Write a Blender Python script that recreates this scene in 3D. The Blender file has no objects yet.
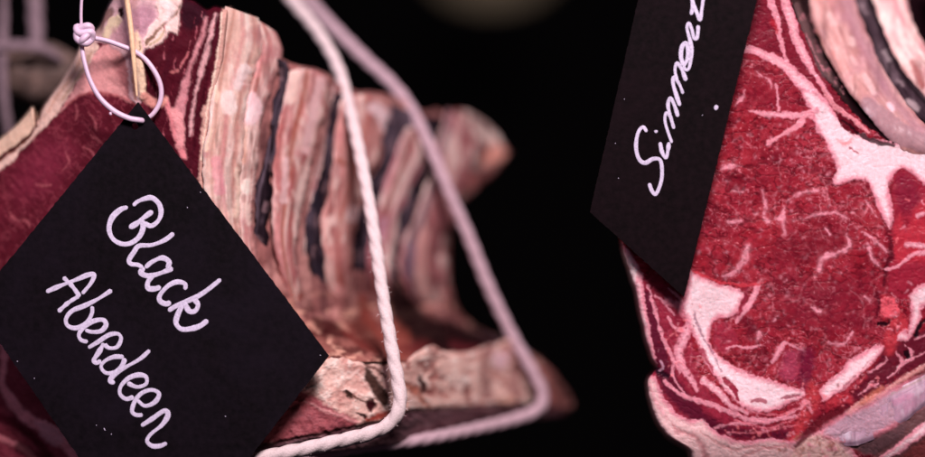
import bpy, bmesh, math, random
import numpy as np
from mathutils import Vector

random.seed(4)
# ------------------------------------------------------------------ camera
scene = bpy.context.scene
S = 0.0004                       # metres per photo pixel in the plane of focus
DIST = 1.0
def at(px, py, d):
    """photo-plane coordinates (px,py) with depth d (in the same units) -> world"""
    y = np.asarray(d, float) * S
    f = 1 + y / DIST
    return (np.asarray(px, float) - 462.5) * S * f, y, (228.5 - np.asarray(py, float)) * S * f

cam_d = bpy.data.cameras.new('camera'); cam = bpy.data.objects.new('camera', cam_d)
scene.collection.objects.link(cam); scene.camera = cam
cam.location = (0, -DIST, 0); cam.rotation_euler = (math.radians(90), 0, 0)
cam_d.sensor_width = 36; cam_d.lens = 36 * DIST / (925 * S)
cam_d.clip_start = 0.05; cam_d.clip_end = 60
cam_d.dof.use_dof = True; cam_d.dof.focus_distance = DIST - 0.002
cam_d.dof.aperture_fstop = 1.75; cam_d.dof.aperture_blades = 0
# ------------------------------------------------------------------ world, lamps, exposure
w = bpy.data.worlds.new('World'); scene.world = w; w.use_nodes = True
w.node_tree.nodes['Background'].inputs[0].default_value = (0.55, 0.42, 0.6, 1)
w.node_tree.nodes['Background'].inputs[1].default_value = 0.018
def area(name, loc, target, size, power, col):
    l = bpy.data.lights.new(name, 'AREA'); l.size = size; l.energy = power; l.color = col
    o = bpy.data.objects.new(name, l); scene.collection.objects.link(o)
    o.location = loc; o.rotation_euler = (Vector(target) - Vector(loc)).to_track_quat('-Z', 'Y').to_euler()
    return o
area('key_lamp', (0.13, -0.82, 0.66), (0.0, 0, 0.0), 0.26, 17.0, (1.0, 0.88, 0.92))
area('cool_lamp', (-0.55, -0.5, 0.55), (-0.12, 0.05, 0), 0.35, 1.1, (0.86, 0.74, 1.0))
vs = scene.view_settings
vs.view_transform = 'Standard'; vs.look = 'None'; vs.exposure = 0; vs.gamma = 1
scene.render.engine = 'CYCLES'

# ------------------------------------------------------------------ helpers
def srgb(*c):
    c = np.array(c, float) / 255
    return np.where(c <= 0.04045, c / 12.92, ((c + 0.055) / 1.055) ** 2.4)

def _h(i, j, s):
    n = (i * 374761393 + j * 668265263 + s * 974634777) & 0xffffffff
    n = ((n ^ (n >> 13)) * 1274126177) & 0xffffffff
    n = n ^ (n >> 16)
    return (n & 0xffffff) / float(0xffffff)
def vn(x, y, s=0):
    x = np.asarray(x, float); y = np.asarray(y, float)
    xi = np.floor(x).astype(np.int64); yi = np.floor(y).astype(np.int64)
    fx = x - xi; fy = y - yi
    fx = fx * fx * (3 - 2 * fx); fy = fy * fy * (3 - 2 * fy)
    a = _h(xi, yi, s); b = _h(xi + 1, yi, s); c = _h(xi, yi + 1, s); d = _h(xi + 1, yi + 1, s)
    return (a + (b - a) * fx) * (1 - fy) + (c + (d - c) * fx) * fy
def fbm(x, y, s=0, o=4, g=0.5):
    t = 0; a = 1; n = 0
    for k in range(o):
        t = t + a * (vn(x * 2 ** k + 17.3 * k, y * 2 ** k - 9.1 * k, s + k) - 0.5); n += a; a *= g
    return 2 * t / n                       # about -1..1
def sst(e0, e1, x):
    t = np.clip((x - e0) / (e1 - e0), 0, 1); return t * t * (3 - 2 * t)
def smooth(pts, k=6):
    """Catmull-Rom through rows of any width"""
    P = np.array(pts, float)
    if len(P) < 3: 
        t = np.linspace(0, 1, k + 1)[:, None]; return P[0] + (P[-1] - P[0]) * t
    Q = np.vstack([2 * P[0] - P[1], P, 2 * P[-1] - P[-2]]); out = []
    for i in range(1, len(Q) - 2):
        for j in range(k):
            t = j / k
            out.append(0.5 * ((2 * Q[i]) + (-Q[i - 1] + Q[i + 1]) * t + (2 * Q[i - 1] - 5 * Q[i] + 4 * Q[i + 1] - Q[i + 2]) * t * t
                              + (-Q[i - 1] + 3 * Q[i] - 3 * Q[i + 1] + Q[i + 2]) * t ** 3))
    out.append(P[-1]); return np.array(out)
def resample(pts, n, k=10):
    P = smooth(pts, k); d = np.r_[0, np.cumsum(np.linalg.norm(np.diff(P[:, :2], axis=0), axis=1))]
    t = np.linspace(0, d[-1], n)
    return np.stack([np.interp(t, d, P[:, i]) for i in range(P.shape[1])], 1)

class Paint:
    jit = 1.0; hs = 0.4
    """pigment of a piece of meat: muscle, fat seams, membrane - in photo-plane coordinates"""
    def __init__(s, X, Y, base, warp=1.6, ws=7.0, seed=1):
        s.sh = X.shape; s.X = X.ravel(); s.Y = Y.ravel()
        s.c = np.tile(np.array(base, float), (s.X.size, 1)); s.h = np.zeros(s.X.size)
        s.WX = s.X + warp * fbm(s.X / ws, s.Y / ws, seed + 50, 3, 0.6); s.WY = s.Y + warp * fbm(s.X / ws, s.Y / ws, seed + 60, 3, 0.6)
        s.seed = seed; s.J = 0.75 * fbm(s.X / 2.1, s.Y / 2.1, seed + 70, 2, 0.6) + 0.9 * fbm(s.X / 5.5, s.Y / 5.5, seed + 75, 2, 0.6)
    rim = None
    def tone(s, col, dist):
        col = np.array(col)
        if s.rim is None or col[1] < 0.30: return col
        t = sst(0.2, 6.5, -dist + 1.2 * s.Jc)[:, None]
        return s.rim * (1 - t) + col * t
    def mix(s, m, col, h=0, idx=None):
        if idx is None: idx = slice(None)
        m = m[:, None]
        s.c[idx] = s.c[idx] * (1 - m) + np.array(col) * m
        s.h[idx] += m[:, 0] * h
    def near(s, P, pad):
        x0, y0 = P[:, 0].min() - pad, P[:, 1].min() - pad; x1, y1 = P[:, 0].max() + pad, P[:, 1].max() + pad
        return np.nonzero((s.WX > x0) & (s.WX < x1) & (s.WY > y0) & (s.WY < y1))[0]
    def line(s, pts, w, col, soft=1.2, h=0, a=1.0, brk=False):
        n = len(pts); w = np.interp(np.linspace(0, 1, n), np.linspace(0, 1, len(np.atleast_1d(w))), np.atleast_1d(w)) / 2
        P = smooth(np.c_[np.array(pts, float), w], 5); idx = s.near(P, 12)
        if idx.size == 0: return
        x = s.WX[idx]; y = s.WY[idx]; best = np.full(idx.size, 1e9)
        for p, q in zip(P[:-1], P[1:]):
            d = q[:2] - p[:2]; L = (d ** 2).sum() + 1e-9
            t = np.clip(((x - p[0]) * d[0] + (y - p[1]) * d[1]) / L, 0, 1)
            best = np.minimum(best, np.hypot(x - p[0] - t * d[0], y - p[1] - t * d[1]) - (p[2] + (q[2] - p[2]) * t))
        if brk: a = a * np.clip(0.78 + 0.7 * fbm(s.X[idx] / 5, s.Y[idx] / 5, s.seed + 90, 2), 0, 1)
        s.Jc = s.J[idx]; s.mix(a * (1 - sst(-soft, soft, best + s.J[idx] * s.jit)), s.tone(col, best), h * s.hs, idx)
    def vein(s, pts, w, col, soft=1.2, h=0.3, a=0.9):
        s.line(pts, np.array(np.atleast_1d(w)) * 1.6 + 1.0, col, 2.2, 0, 0.2)
        old = s.jit; s.jit = 1.25; s.line(pts, w, col, soft, h, a, True); s.jit = old
    def poly(s, pts, col, soft=1.2, h=0, a=1.0, round_=True):
        P = np.array(pts, float)
        if round_: P = smooth(np.vstack([P, P[:1]]), 4)[:-1]
        idx = s.near(P, soft * 2 + 3)
        if idx.size == 0: return
        x = s.WX[idx]; y = s.WY[idx]; best = np.full(idx.size, 1e9); ins = np.zeros(idx.size, bool)
        for p, q in zip(P, np.roll(P, -1, 0)):
            d = q - p; L = (d ** 2).sum() + 1e-9
            t = np.clip(((x - p[0]) * d[0] + (y - p[1]) * d[1]) / L, 0, 1)
            best = np.minimum(best, np.hypot(x - p[0] - t * d[0], y - p[1] - t * d[1]))
            if abs(q[1] - p[1]) > 1e-9:
                ins ^= ((p[1] > y) != (q[1] > y)) & (x < (q[0] - p[0]) * (y - p[1]) / (q[1] - p[1]) + p[0])
        s.Jc = s.J[idx]; sd = np.where(ins, -best, best); s.mix(a * (1 - sst(-soft, soft, sd + s.J[idx] * s.jit * 1.4)), s.tone(col, sd), h * s.hs, idx)

def link(me, name, mat, parent=None):
    o = bpy.data.objects.new(name, me); scene.collection.objects.link(o)
    if mat: me.materials.append(mat)
    if parent: o.parent = parent
    return o
def grid_mesh(name, PX, PY, D, col, mat, parent=None, wrap=False, origin=None):
    nr, nc = PX.shape
    X, Y, Z = at(PX, PY, D)
    co = np.stack([X, Y, Z], -1).reshape(-1, 3)
    if parent is not None: co = co - np.array(parent.location)
    i, j = np.meshgrid(np.arange(nr - 1), np.arange(nc if wrap else nc - 1), indexing='ij')
    j2 = (j + 1) % nc
    F = np.stack([i * nc + j, i * nc + j2, (i + 1) * nc + j2, (i + 1) * nc + j], -1).reshape(-1, 4)
    me = bpy.data.meshes.new(name)
    me.vertices.add(len(co)); me.vertices.foreach_set('co', co.ravel().astype(np.float32))
    me.loops.add(F.size); me.loops.foreach_set('vertex_index', F.ravel().astype(np.int32))
    me.polygons.add(len(F)); me.polygons.foreach_set('loop_start', np.arange(0, F.size, 4, dtype=np.int32))
    me.polygons.foreach_set('use_smooth', np.ones(len(F), bool))
    me.update(calc_edges=True)
    if col is not None:
        ca = me.color_attributes.new('Pigment', 'FLOAT_COLOR', 'POINT')
        ca.data.foreach_set('color', np.c_[np.clip(col.reshape(-1, 3), 0, 0.9), np.ones(len(co))].ravel().astype(np.float32))
    bm = bmesh.new(); bm.from_mesh(me); bmesh.ops.recalc_face_normals(bm, faces=bm.faces); bm.to_mesh(me); bm.free()
    return link(me, name, mat, parent)
def empty(name, loc):
    o = bpy.data.objects.new(name, None); scene.collection.objects.link(o); o.location = loc; o.empty_display_size = 0.02; return o
def tag(o, label, cat, group=None, kind=None):
    if label: o['label'] = label
    if cat: o['category'] = cat
    if group: o['group'] = group
    if kind: o['kind'] = kind
    return o

def close_body(X, Y, D, C, T=120):
    """turn a front sheet into a solid: sides going back by T and a back"""
    def pad(A): return np.pad(A, 1, mode='edge')
    X2, Y2, D2 = pad(X), pad(Y), pad(D)
    C2 = np.pad(C, ((1, 1), (1, 1), (0, 0)), mode='edge')
    ring = np.ones(X2.shape, bool); ring[1:-1, 1:-1] = False
    D2[ring] = D2[ring] + T
    X3, Y3, D3 = pad(X2), pad(Y2), pad(D2); C3 = np.pad(C2, ((1, 1), (1, 1), (0, 0)), mode='edge')
    ring = np.ones(X3.shape, bool); ring[1:-1, 1:-1] = False
    X3[ring] = X.mean(); Y3[ring] = Y.mean(); D3[ring] = D.mean() + T
    return X3, Y3, D3, C3

def shell(X, Y, D, C, T):
    A = lambda a, b: np.concatenate([a, b[:, ::-1]], 1)
    X2, Y2, D2, C2 = A(X, X), A(Y, Y), A(D, D + T), A(C, C)
    def cap(M):
        f = (M[[0, -1]] + M[[0, -1]][:, ::-1]) / 2
        return np.concatenate([f[:1], M, f[1:]], 0)
    return cap(X2), cap(Y2), cap(D2), cap(C2)

# ------------------------------------------------------------------ materials
def new_mat(name):
    m = bpy.data.materials.new(name); m.use_nodes = True; nt = m.node_tree
    return m, nt, nt.nodes['Principled BSDF']
def flesh(name, rough=0.42, bump=0.07, scale=700, sss=0.25, mod=0.22, coat=0.05, spec=0.2):
    m, nt, b = new_mat(name); N = nt.nodes; L = nt.links
    a = N.new('ShaderNodeVertexColor'); a.layer_name = 'Pigment'
    tc = N.new('ShaderNodeTexCoord')
    n1 = N.new('ShaderNodeTexNoise'); n1.inputs['Scale'].default_value = scale; n1.inputs['Detail'].default_value = 6
    n1.inputs['Roughness'].default_value = 0.65
    L.new(tc.outputs['Object'], n1.inputs['Vector'])
    mr = N.new('ShaderNodeMapRange'); mr.inputs[1].default_value = 0.25; mr.inputs[2].default_value = 0.75
    mr.inputs[3].default_value = 1 - mod; mr.inputs[4].default_value = 1 + mod
    L.new(n1.outputs['Fac'], mr.inputs[0])
    mu = N.new('ShaderNodeVectorMath'); mu.operation = 'SCALE'
    L.new(a.outputs['Color'], mu.inputs[0]); L.new(mr.outputs[0], mu.inputs['Scale'])
    L.new(mu.outputs[0], b.inputs['Base Color'])
    n2 = N.new('ShaderNodeTexNoise'); n2.inputs['Scale'].default_value = scale * 0.3; n2.inputs['Detail'].default_value = 4
    L.new(tc.outputs['Object'], n2.inputs['Vector'])
    mr2 = N.new('ShaderNodeMapRange'); mr2.inputs[3].default_value = rough - 0.12; mr2.inputs[4].default_value = rough + 0.2
    L.new(n2.outputs['Fac'], mr2.inputs[0]); L.new(mr2.outputs[0], b.inputs['Roughness'])
    bp = N.new('ShaderNodeBump'); bp.inputs['Strength'].default_value = bump; bp.inputs['Distance'].default_value = 0.0006
    L.new(n1.outputs['Fac'], bp.inputs['Height']); L.new(bp.outputs[0], b.inputs['Normal'])
    b.inputs['Subsurface Weight'].default_value = sss; b.inputs['Subsurface Radius'].default_value = (1, 0.35, 0.3)
    b.inputs['Subsurface Scale'].default_value = 0.002
    lu = N.new('ShaderNodeRGBToBW'); L.new(a.outputs['Color'], lu.inputs[0]); mg = N.new('ShaderNodeMapRange'); mg.inputs[1].default_value = 0.01; mg.inputs[2].default_value = 0.07
    mg.inputs[3].default_value = 0.02; mg.inputs[4].default_value = spec; L.new(lu.outputs[0], mg.inputs[0]); L.new(mg.outputs[0], b.inputs['Specular IOR Level'])
    mc = N.new('ShaderNodeMath'); mc.operation = 'MULTIPLY'; mc.inputs[1].default_value = coat / max(spec, 1e-3); L.new(mg.outputs[0], mc.inputs[0]); L.new(mc.outputs[0], b.inputs['Coat Weight'])
    b.inputs['Coat Roughness'].default_value = 0.16
    return m
def plain(name, col, rough=0.6, mod=0.2, scale=500, bump=0.2, dist=0.0004, spec=0.5):
    m, nt, b = new_mat(name); N = nt.nodes; L = nt.links
    tc = N.new('ShaderNodeTexCoord')
    n1 = N.new('ShaderNodeTexNoise'); n1.inputs['Scale'].default_value = scale; n1.inputs['Detail'].default_value = 6
    L.new(tc.outputs['Object'], n1.inputs['Vector'])
    cr = N.new('ShaderNodeValToRGB'); cr.color_ramp.elements[0].position = 0.3; cr.color_ramp.elements[1].position = 0.7
    c = np.array(col)
    cr.color_ramp.elements[0].color = (*np.clip(c * (1 - mod), 0, 1), 1); cr.color_ramp.elements[1].color = (*np.clip(c * (1 + mod), 0, 1), 1)
    L.new(n1.outputs['Fac'], cr.inputs[0]); L.new(cr.outputs[0], b.inputs['Base Color'])
    bp = N.new('ShaderNodeBump'); bp.inputs['Strength'].default_value = bump; bp.inputs['Distance'].default_value = dist
    L.new(n1.outputs['Fac'], bp.inputs['Height']); L.new(bp.outputs[0], b.inputs['Normal'])
    b.inputs['Roughness'].default_value = rough; b.inputs['Specular IOR Level'].default_value = spec
    return m
M_meat = flesh('cut_meat', coat=0.05, bump=0.08, spec=0.13); M_dry = flesh('dry_rind', 0.6, 0.2, 600, 0.12, 0.18, 0.0, 0.2); M_bone = flesh('rib_membrane', 0.45, 0.12, 420, 0.2, 0.16, 0.04, 0.2); M_deep = flesh('dark_pleura', 0.75, 0.2, 400, 0.0, 0.2, 0.0, 0.06)
M_twine = plain('cotton_twine', srgb(230, 206, 206), 0.85, 0.12, 1500, 0.5)
M_twine2 = plain('far_twine', srgb(200, 166, 176), 0.85, 0.12, 1500, 0.5)
M_cord = plain('nylon_cord', srgb(222, 190, 212), 0.4, 0.06, 900, 0.15)
M_wood = plain('skewer_wood', srgb(240, 196, 158), 0.6, 0.15, 600, 0.3)
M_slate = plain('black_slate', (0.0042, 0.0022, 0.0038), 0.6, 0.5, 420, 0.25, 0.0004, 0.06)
def sheen_tint(m, seed, tint):  # patchy lighter tint mixed into the colour to stand for the card's sheen
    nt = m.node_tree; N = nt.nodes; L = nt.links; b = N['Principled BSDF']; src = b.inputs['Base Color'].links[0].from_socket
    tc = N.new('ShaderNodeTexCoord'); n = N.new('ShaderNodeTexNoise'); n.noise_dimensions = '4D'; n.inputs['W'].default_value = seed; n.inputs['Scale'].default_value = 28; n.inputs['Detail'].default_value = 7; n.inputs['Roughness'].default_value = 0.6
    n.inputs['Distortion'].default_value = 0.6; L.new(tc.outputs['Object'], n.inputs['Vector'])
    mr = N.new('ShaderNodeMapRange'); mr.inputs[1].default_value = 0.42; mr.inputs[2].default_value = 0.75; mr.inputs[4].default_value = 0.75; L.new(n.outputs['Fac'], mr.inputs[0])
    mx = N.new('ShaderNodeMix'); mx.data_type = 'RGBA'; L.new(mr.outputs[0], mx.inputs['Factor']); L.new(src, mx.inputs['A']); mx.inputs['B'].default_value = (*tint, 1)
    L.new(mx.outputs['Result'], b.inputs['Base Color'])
sheen_tint(M_slate, 3.0, (0.0095, 0.0055, 0.011))
M_slate2 = plain('brown_black_card', (0.005, 0.002, 0.003), 0.6, 0.5, 420, 0.2, 0.0004, 0.06); sheen_tint(M_slate2, 5.0, (0.009, 0.003, 0.005))
M_paint = plain('white_marker', srgb(212, 198, 222), 0.6, 0.22, 1400, 0.15)
M_wall = plain('dark_wall', (0.0035, 0.002, 0.0025), 0.9, 0.3, 2, 0.0)

# ------------------------------------------------------------------ background
def wall():
    me = bpy.data.meshes.new('back_wall'); bm = bmesh.new()
    bmesh.ops.create_cube(bm, size=1); bmesh.ops.scale(bm, vec=(9, 0.2, 5), verts=bm.verts)
    bm.to_mesh(me); bm.free(); o = link(me, 'back_wall', M_wall); o.location = (0, 4.6, 0)
    tag(o, 'dark wall out of focus far behind the hanging meat', 'wall', kind='structure')
wall()

# ------------------------------------------------------------------ generic tubes
def tube(name, pts, rad, mat, parent=None, n_s=None, nth=20, lobes=0, twist=0.0, flat=1.0, wob=0.0, seed=0, lob_amp=0.12):
    """pts rows (px,py,d); rad scalar or list; swept solid with rounded ends"""
    P = smooth(pts, 8); seg = np.r_[0, np.cumsum(np.linalg.norm(np.diff(P, axis=0), axis=1))]
    n = n_s or max(8, int(seg[-1] / 1.2)); t = np.linspace(0, seg[-1], n)
    P = np.stack([np.interp(t, seg, P[:, k]) for k in range(3)], 1)
    R = np.interp(np.linspace(0, 1, n), np.linspace(0, 1, len(np.atleast_1d(rad))), np.atleast_1d(rad))
    if wob: R = R * (1 + wob * fbm(t / 9, t * 0 + 3.3, seed, 3))
    endd = np.minimum(t, t[-1] - t); R = R * np.sqrt(np.clip(1 - (1 - np.clip(endd / R, 0, 1)) ** 2, 0.0004, 1))
    T = np.gradient(P, axis=0); T /= np.linalg.norm(T, axis=1)[:, None] + 1e-9
    A = np.zeros_like(P); a = np.array([0, 0, -1.0])
    for i in range(n):
        a = a - T[i] * a.dot(T[i]); a /= np.linalg.norm(a) + 1e-9; A[i] = a
    B = np.cross(T, A)
    th = np.linspace(0, 2 * np.pi, nth, endpoint=False)
    rr = np.ones((n, nth))
    if lobes: rr = (1 - lob_amp) + lob_amp * np.abs(np.cos(lobes / 2 * (th[None] + twist * t[:, None]))) * 1.3
    rr = rr * R[:, None]
    Q = P[:, None] + A[:, None] * (rr * np.cos(th))[..., None] * flat + B[:, None] * (rr * np.sin(th))[..., None]
    return grid_mesh(name, Q[..., 0], Q[..., 1], Q[..., 2], None, mat, parent, wrap=True)

def ribbon(name, Lp, Rp, bulge, colfn, mat, parent, nu=90, step=1.3, rough=1.2, cap0=0, cap1=0, seed=0, expo=1.0, sink=0):
    """closed limb between two edge curves; rows (px,py,d). cross-section is a flattened oval"""
    ln = np.linalg.norm(np.diff(smooth(Lp)[:, :2], axis=0), axis=1).sum()
    n = max(20, int(ln / step)); A = resample(Lp, n); B = resample(Rp, n)
    th = np.linspace(0, 2 * np.pi, nu, endpoint=False)
    mid = (A + B) / 2; half = (B - A) / 2
    k = np.ones(n); v = np.linspace(0, 1, n)
    if cap0: k = k * np.sqrt(np.clip(1 - (1 - np.clip(v / cap0, 0, 1)) ** 2, 0.001, 1))
    if cap1: k = k * np.sqrt(np.clip(1 - (1 - np.clip((1 - v) / cap1, 0, 1)) ** 2, 0.001, 1))
    cu = -np.cos(th)                      # -1 left .. 1 right
    su = np.sin(th)
    su = np.sign(su) * np.abs(su) ** expo
    Q = mid[:, None] + half[:, None] * (cu[None] * k[:, None])[..., None]
    b = np.interp(v, np.linspace(0, 1, len(np.atleast_1d(bulge))), np.atleast_1d(bulge)) * k
    U = np.broadcast_to((cu + 1) / 2, (n, nu)); V = np.broadcast_to(v[:, None], (n, nu))
    C, h = colfn(U, V, Q[..., 0], Q[..., 1])
    w = np.linalg.norm(half[:, :2], axis=1)[:, None]
    dis = 0.75 * rough * (fbm(Q[..., 0] / 9, Q[..., 1] / 30, seed, 3, 0.5)) + 0.6 * h
    D = Q[..., 2] - 0.8 * b[:, None] * su[None] - dis * np.clip(su[None] * 3 + 0.6, 0, 1)
    D = D + sink * sst(0.72, 1.0, V)
    Q0 = Q[..., 0] + (0.8 * rough * fbm(V * ln / 8, cu[None] + V * 0, seed + 9, 3) + 1.6 * rough * fbm(V * ln / 32, cu[None] + V * 0, seed + 19, 2)) * cu[None]
    return grid_mesh(name, Q0, Q[..., 1], D, C, mat, parent, wrap=True)

# ================================================================== RIGHT ROAST (Simmental)
red = srgb(150, 26, 42); fat = srgb(250, 208, 214); fatp = srgb(232, 158, 170); dark = srgb(70, 14, 30); drk = srgb(34, 14, 22)
R0 = empty('beef_roast', at(770, 470, 40))
tag(R0, 'bright red marbled beef with thick white fat seams behind the Simmental card', 'meat', 'bone-in cuts of beef hanging in the display')

def right_face():
    ys = np.arange(-40, 500, 0.72); 
    xl = smooth([(652, -40), (648, 0), (640, 80), (630, 160), (620, 215), (621, 238), (624, 252), (631, 277), (637, 297), (642, 322), (648, 345), (652, 358), (656, 366),
                 (654, 372), (649, 379), (648, 388), (651, 405), (657, 420), (665, 433), (678, 443), (688, 450), (693, 462), (705, 500)], 8)
    o = np.argsort(xl[:, 1]); XL = np.interp(ys, xl[o, 1], xl[o, 0]) + 1.1 * fbm(ys / 9, ys * 0, 5, 3)
    XR = 985.0
    nc = 500
    u = np.linspace(0, 1, nc)
    X = XL[:, None] + (XR - XL[:, None]) * u[None]; Y = np.repeat(ys[:, None], nc, 1)
    P = Paint(X, Y, red, 1.7, 6, 11); P.rim = srgb(222, 138, 154)
    x, y = P.X, P.Y
    # muscle: fibre bundles and fine marbling
    n1 = fbm(x / 38, y / 38, 21, 4); P.mix(np.clip(0.5 + n1, 0, 1) * 0.55, srgb(122, 20, 42))
    n1 = fbm(x / 11, y / 8, 25, 3); P.mix(np.clip(n1, 0, 1) * 0.7, srgb(170, 44, 66))
    n1 = fbm(P.WX / 4.5, P.WY / 4.0, 27, 3, 0.6); P.mix(sst(0.15, 0.65, n1) * 0.35, srgb(190, 62, 76))
    n1 = fbm(x / 26, y / 20, 29, 3); P.mix(sst(0.05, 0.5, n1) * 0.55, srgb(98, 14, 32))
    n1 = fbm(x / 30, y / 24, 33, 3); P.mix(sst(0.1, 0.5, n1) * 0.35, srgb(170, 44, 58))
    n1 = fbm(P.WX / 2.6, P.WY / 2.4, 35, 2); P.mix(sst(0.5, 0.85, n1) * 0.6, srgb(232, 130, 142), 0.1)
    cell = 1 - np.abs(fbm(P.WX / 6.5, P.WY / 5.5, 31, 3, 0.6)) * 5.5
    P.mix(np.clip(cell, 0, 1) * 0.16 * np.clip(0.55 + 1.3 * fbm(x / 22, y / 22, 41, 2), 0, 1), srgb(214, 92, 112), 0.25)
    dk = 1 - np.abs(fbm(P.WX / 15, P.WY / 9, 37, 3, 0.6)) * 7
    P.mix(np.clip(dk, 0, 1) * 0.7, srgb(76, 8, 22), -0.5)
    dz = fbm(P.WX / 5, P.WY / 4, 39, 3); P.mix(np.clip(dz * 1.5, 0, 1) * 0.45, srgb(104, 14, 34), -0.3)
    sp = fbm(P.WX / 2.9, P.WY / 2.3, 51, 2, 0.5) + 0.35 * fbm(x / 20, y / 20, 55, 2)
    P.mix(sst(0.38, 0.8, sp) * 0.35, srgb(210, 84, 100), 0.1)
    v2 = 1 - np.abs(fbm(P.WX / 12, P.WY / 10, 61, 3, 0.65)) * 22; P.mix(np.clip(v2, 0, 1) * 0.45 * sst(0.0, 0.35, fbm(x / 16, y / 16, 65, 2)), srgb(232, 140, 156), 0.1)
    for k in range(420):                     # short flecks of marbling
        fx = random.uniform(690, 905); fy = random.uniform(120, 385); a = random.gauss(-0.35, 0.7); l = random.choice([0.6, 1, 1.2, 1.6, 2, 3])
        P.vein([(fx, fy), (fx + l * 0.5 * math.cos(a), fy + l * 0.5 * math.sin(a) + random.uniform(-1, 1)), (fx + l * math.cos(a), fy + l * math.sin(a))],
               [0.3, random.uniform(0.5, 1.5), 0.2], srgb(240, 160, 170), 0.9, 0.3, random.uniform(0.2, 0.6))
    # darker zones of the loin
    P.poly([(815, 222), (845, 232), (850, 250), (825, 262), (785, 268), (770, 250), (790, 230)], srgb(112, 18, 36), 12, 0, 0.6)
    P.poly([(795, 285), (870, 275), (882, 320), (840, 335), (790, 318)], srgb(120, 20, 42), 14, 0, 0.5)
    P.poly([(724, 45), (760, 60), (800, 95), (770, 112), (722, 90)], srgb(118, 18, 40), 8, 0, 0.4)
    # left flank: striated outer muscle
    P.poly([(640, 275), (665, 280), (690, 320), (690, 350), (712, 395), (760, 425), (805, 430), (800, 442), (715, 436), (660, 400), (645, 340)], srgb(146, 36, 60), 4, -0.6, 0.8)
    P.poly([(642, 290), (652, 295), (662, 330), (672, 365), (690, 395), (725, 425), (795, 432), (770, 440), (715, 434), (682, 412), (660, 385), (652, 350)], srgb(84, 18, 40), 3, -1, 0.9)
    P.line([(648, 285), (655, 310), (664, 340), (673, 358), (680, 372)], [2, 3.2, 3.6, 4, 3], fatp, 1, 0.6)
    P.line([(676, 362), (672, 372), (678, 385), (684, 392)], [2, 3, 2], fatp, 1, 0.4)
    P.poly([(664, 297), (674, 300), (684, 302), (690, 312), (684, 318), (676, 308), (668, 306)], srgb(228, 130, 148), 2, 0.5, 0.8)
    P.line([(668, 318), (676, 328), (688, 332)], [3, 4, 5], fatp, 1, 0.5)
    P.line([(655, 296), (664, 303), (674, 315)], [2, 3, 2], fatp, 1, 0.5, 0.8)
    P.line([(668, 288), (678, 297), (686, 306)], [2, 3, 3], fatp, 1, 0.4, 0.8)
    P.line([(690, 322), (684, 338), (679, 350), (682, 365), (690, 378), (697, 390)], [9, 9, 9, 8, 7, 4], srgb(238, 176, 188), 1.2, 1.0)
    P.line([(664, 381), (678, 393), (698, 401), (720, 408), (742, 417), (764, 421), (795, 416)], [3, 4, 5, 6, 5, 5, 3], fatp, 1, 0.8)
    P.line([(715, 428), (735, 424), (760, 423), (785, 416), (806, 404)], [2.5, 3, 3, 3, 2], fatp, 1, 0.5, 0.9)
    for k, (a, b, c) in enumerate([((728, 433), (760, 432), (800, 424)), ((745, 410), (775, 415), (800, 408)), ((735, 420), (770, 428), (802, 415))]):
        P.line([a, b, c], [1.2, 2.2, 1.2], srgb(214, 110, 125), 1, 0.3, 0.8)
    # the great fat seam round the loin
    F2 = [(690, 270), (700, 276), (712, 281), (730, 287), (743, 292), (741, 303), (735, 314), (727, 318), (718, 318), (711, 328), (711, 345), (722, 358), (745, 372), (770, 380),
          (790, 387), (804, 391), (803, 398), (790, 403), (772, 411), (757, 412), (742, 406), (726, 392), (716, 377), (704, 362), (698, 345), (692, 333), (687, 320), (683, 306)]
    P.poly(F2, fat, 1.3, 1.4)
    P.line([(703, 380), (716, 390), (730, 404), (748, 414)], [6, 7, 6, 3], fat, 1, 0.8)
    P.line([(724, 379), (733, 388), (738, 399)], [4, 6, 4], srgb(150, 40, 62), 1, -0.8)
    P.line([(694, 312), (696, 320), (702, 335), (711, 350), (722, 371)], [1.6, 1.8, 2.2, 1.8, 1.6], srgb(140, 90, 110), 1, -0.6, 0.75)
    P.line([(701, 350), (708, 362), (714, 372)], [5, 4, 2], srgb(170, 60, 82), 1, -0.5, 0.9)
    P.line([(690, 345), (692, 352), (700, 355)], [5, 6, 3], srgb(150, 36, 60), 1.2, -0.5, 0.9)
    P.line([(752, 401), (760, 400), (766, 402)], [3, 5, 3], srgb(168, 80, 96), 1, -0.5, 0.9)
    P.line([(781, 398), (790, 397), (800, 395)], [2, 4, 1.5], srgb(160, 78, 94), 1, -0.5, 0.9)
    P.line([(746, 289), (744, 303), (738, 315), (733, 318)], [3, 4, 3, 2], srgb(140, 34, 56), 1, -0.7)
    P.line([(758, 284), (753, 298), (744, 312), (736, 322)], [4, 5.5, 5, 3], srgb(244, 186, 196), 1, 0.8)
    P.line([(693, 271), (708, 278), (730, 284), (750, 285), (765, 282)], [2, 2.5, 3, 3, 1.5], srgb(196, 56, 70), 1.2, 0.4, 0.9)
    P.poly([(714, 322), (726, 322), (733, 328), (738, 342), (724, 352), (714, 345)], srgb(164, 44, 70), 2, 0, 0.5)
    P.line([(744, 318), (752, 328), (748, 336)], [8, 10, 5], srgb(96, 14, 32), 4, -0.8, 0.8)
    P.line([(727, 349), (736, 346), (748, 348), (762, 345)], [2.2, 3, 2.2, 1.6], fatp, 1, 0.5)
    P.line([(784, 344), (778, 354), (772, 363)], [5, 5, 3], srgb(240, 170, 182), 1.2, 0.6)
    P.line([(784, 344), (794, 346), (806, 352)], [3, 2, 1], fatp, 1, 0.3, 0.8)
    P.poly([(800, 350), (815, 352), (810, 385), (798, 386)], srgb(104, 18, 52), 3, -0.6, 0.7)
    P.poly([(785, 352), (797, 352), (796, 380), (780, 375)], srgb(176, 66, 96), 4, 0, 0.6)
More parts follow.
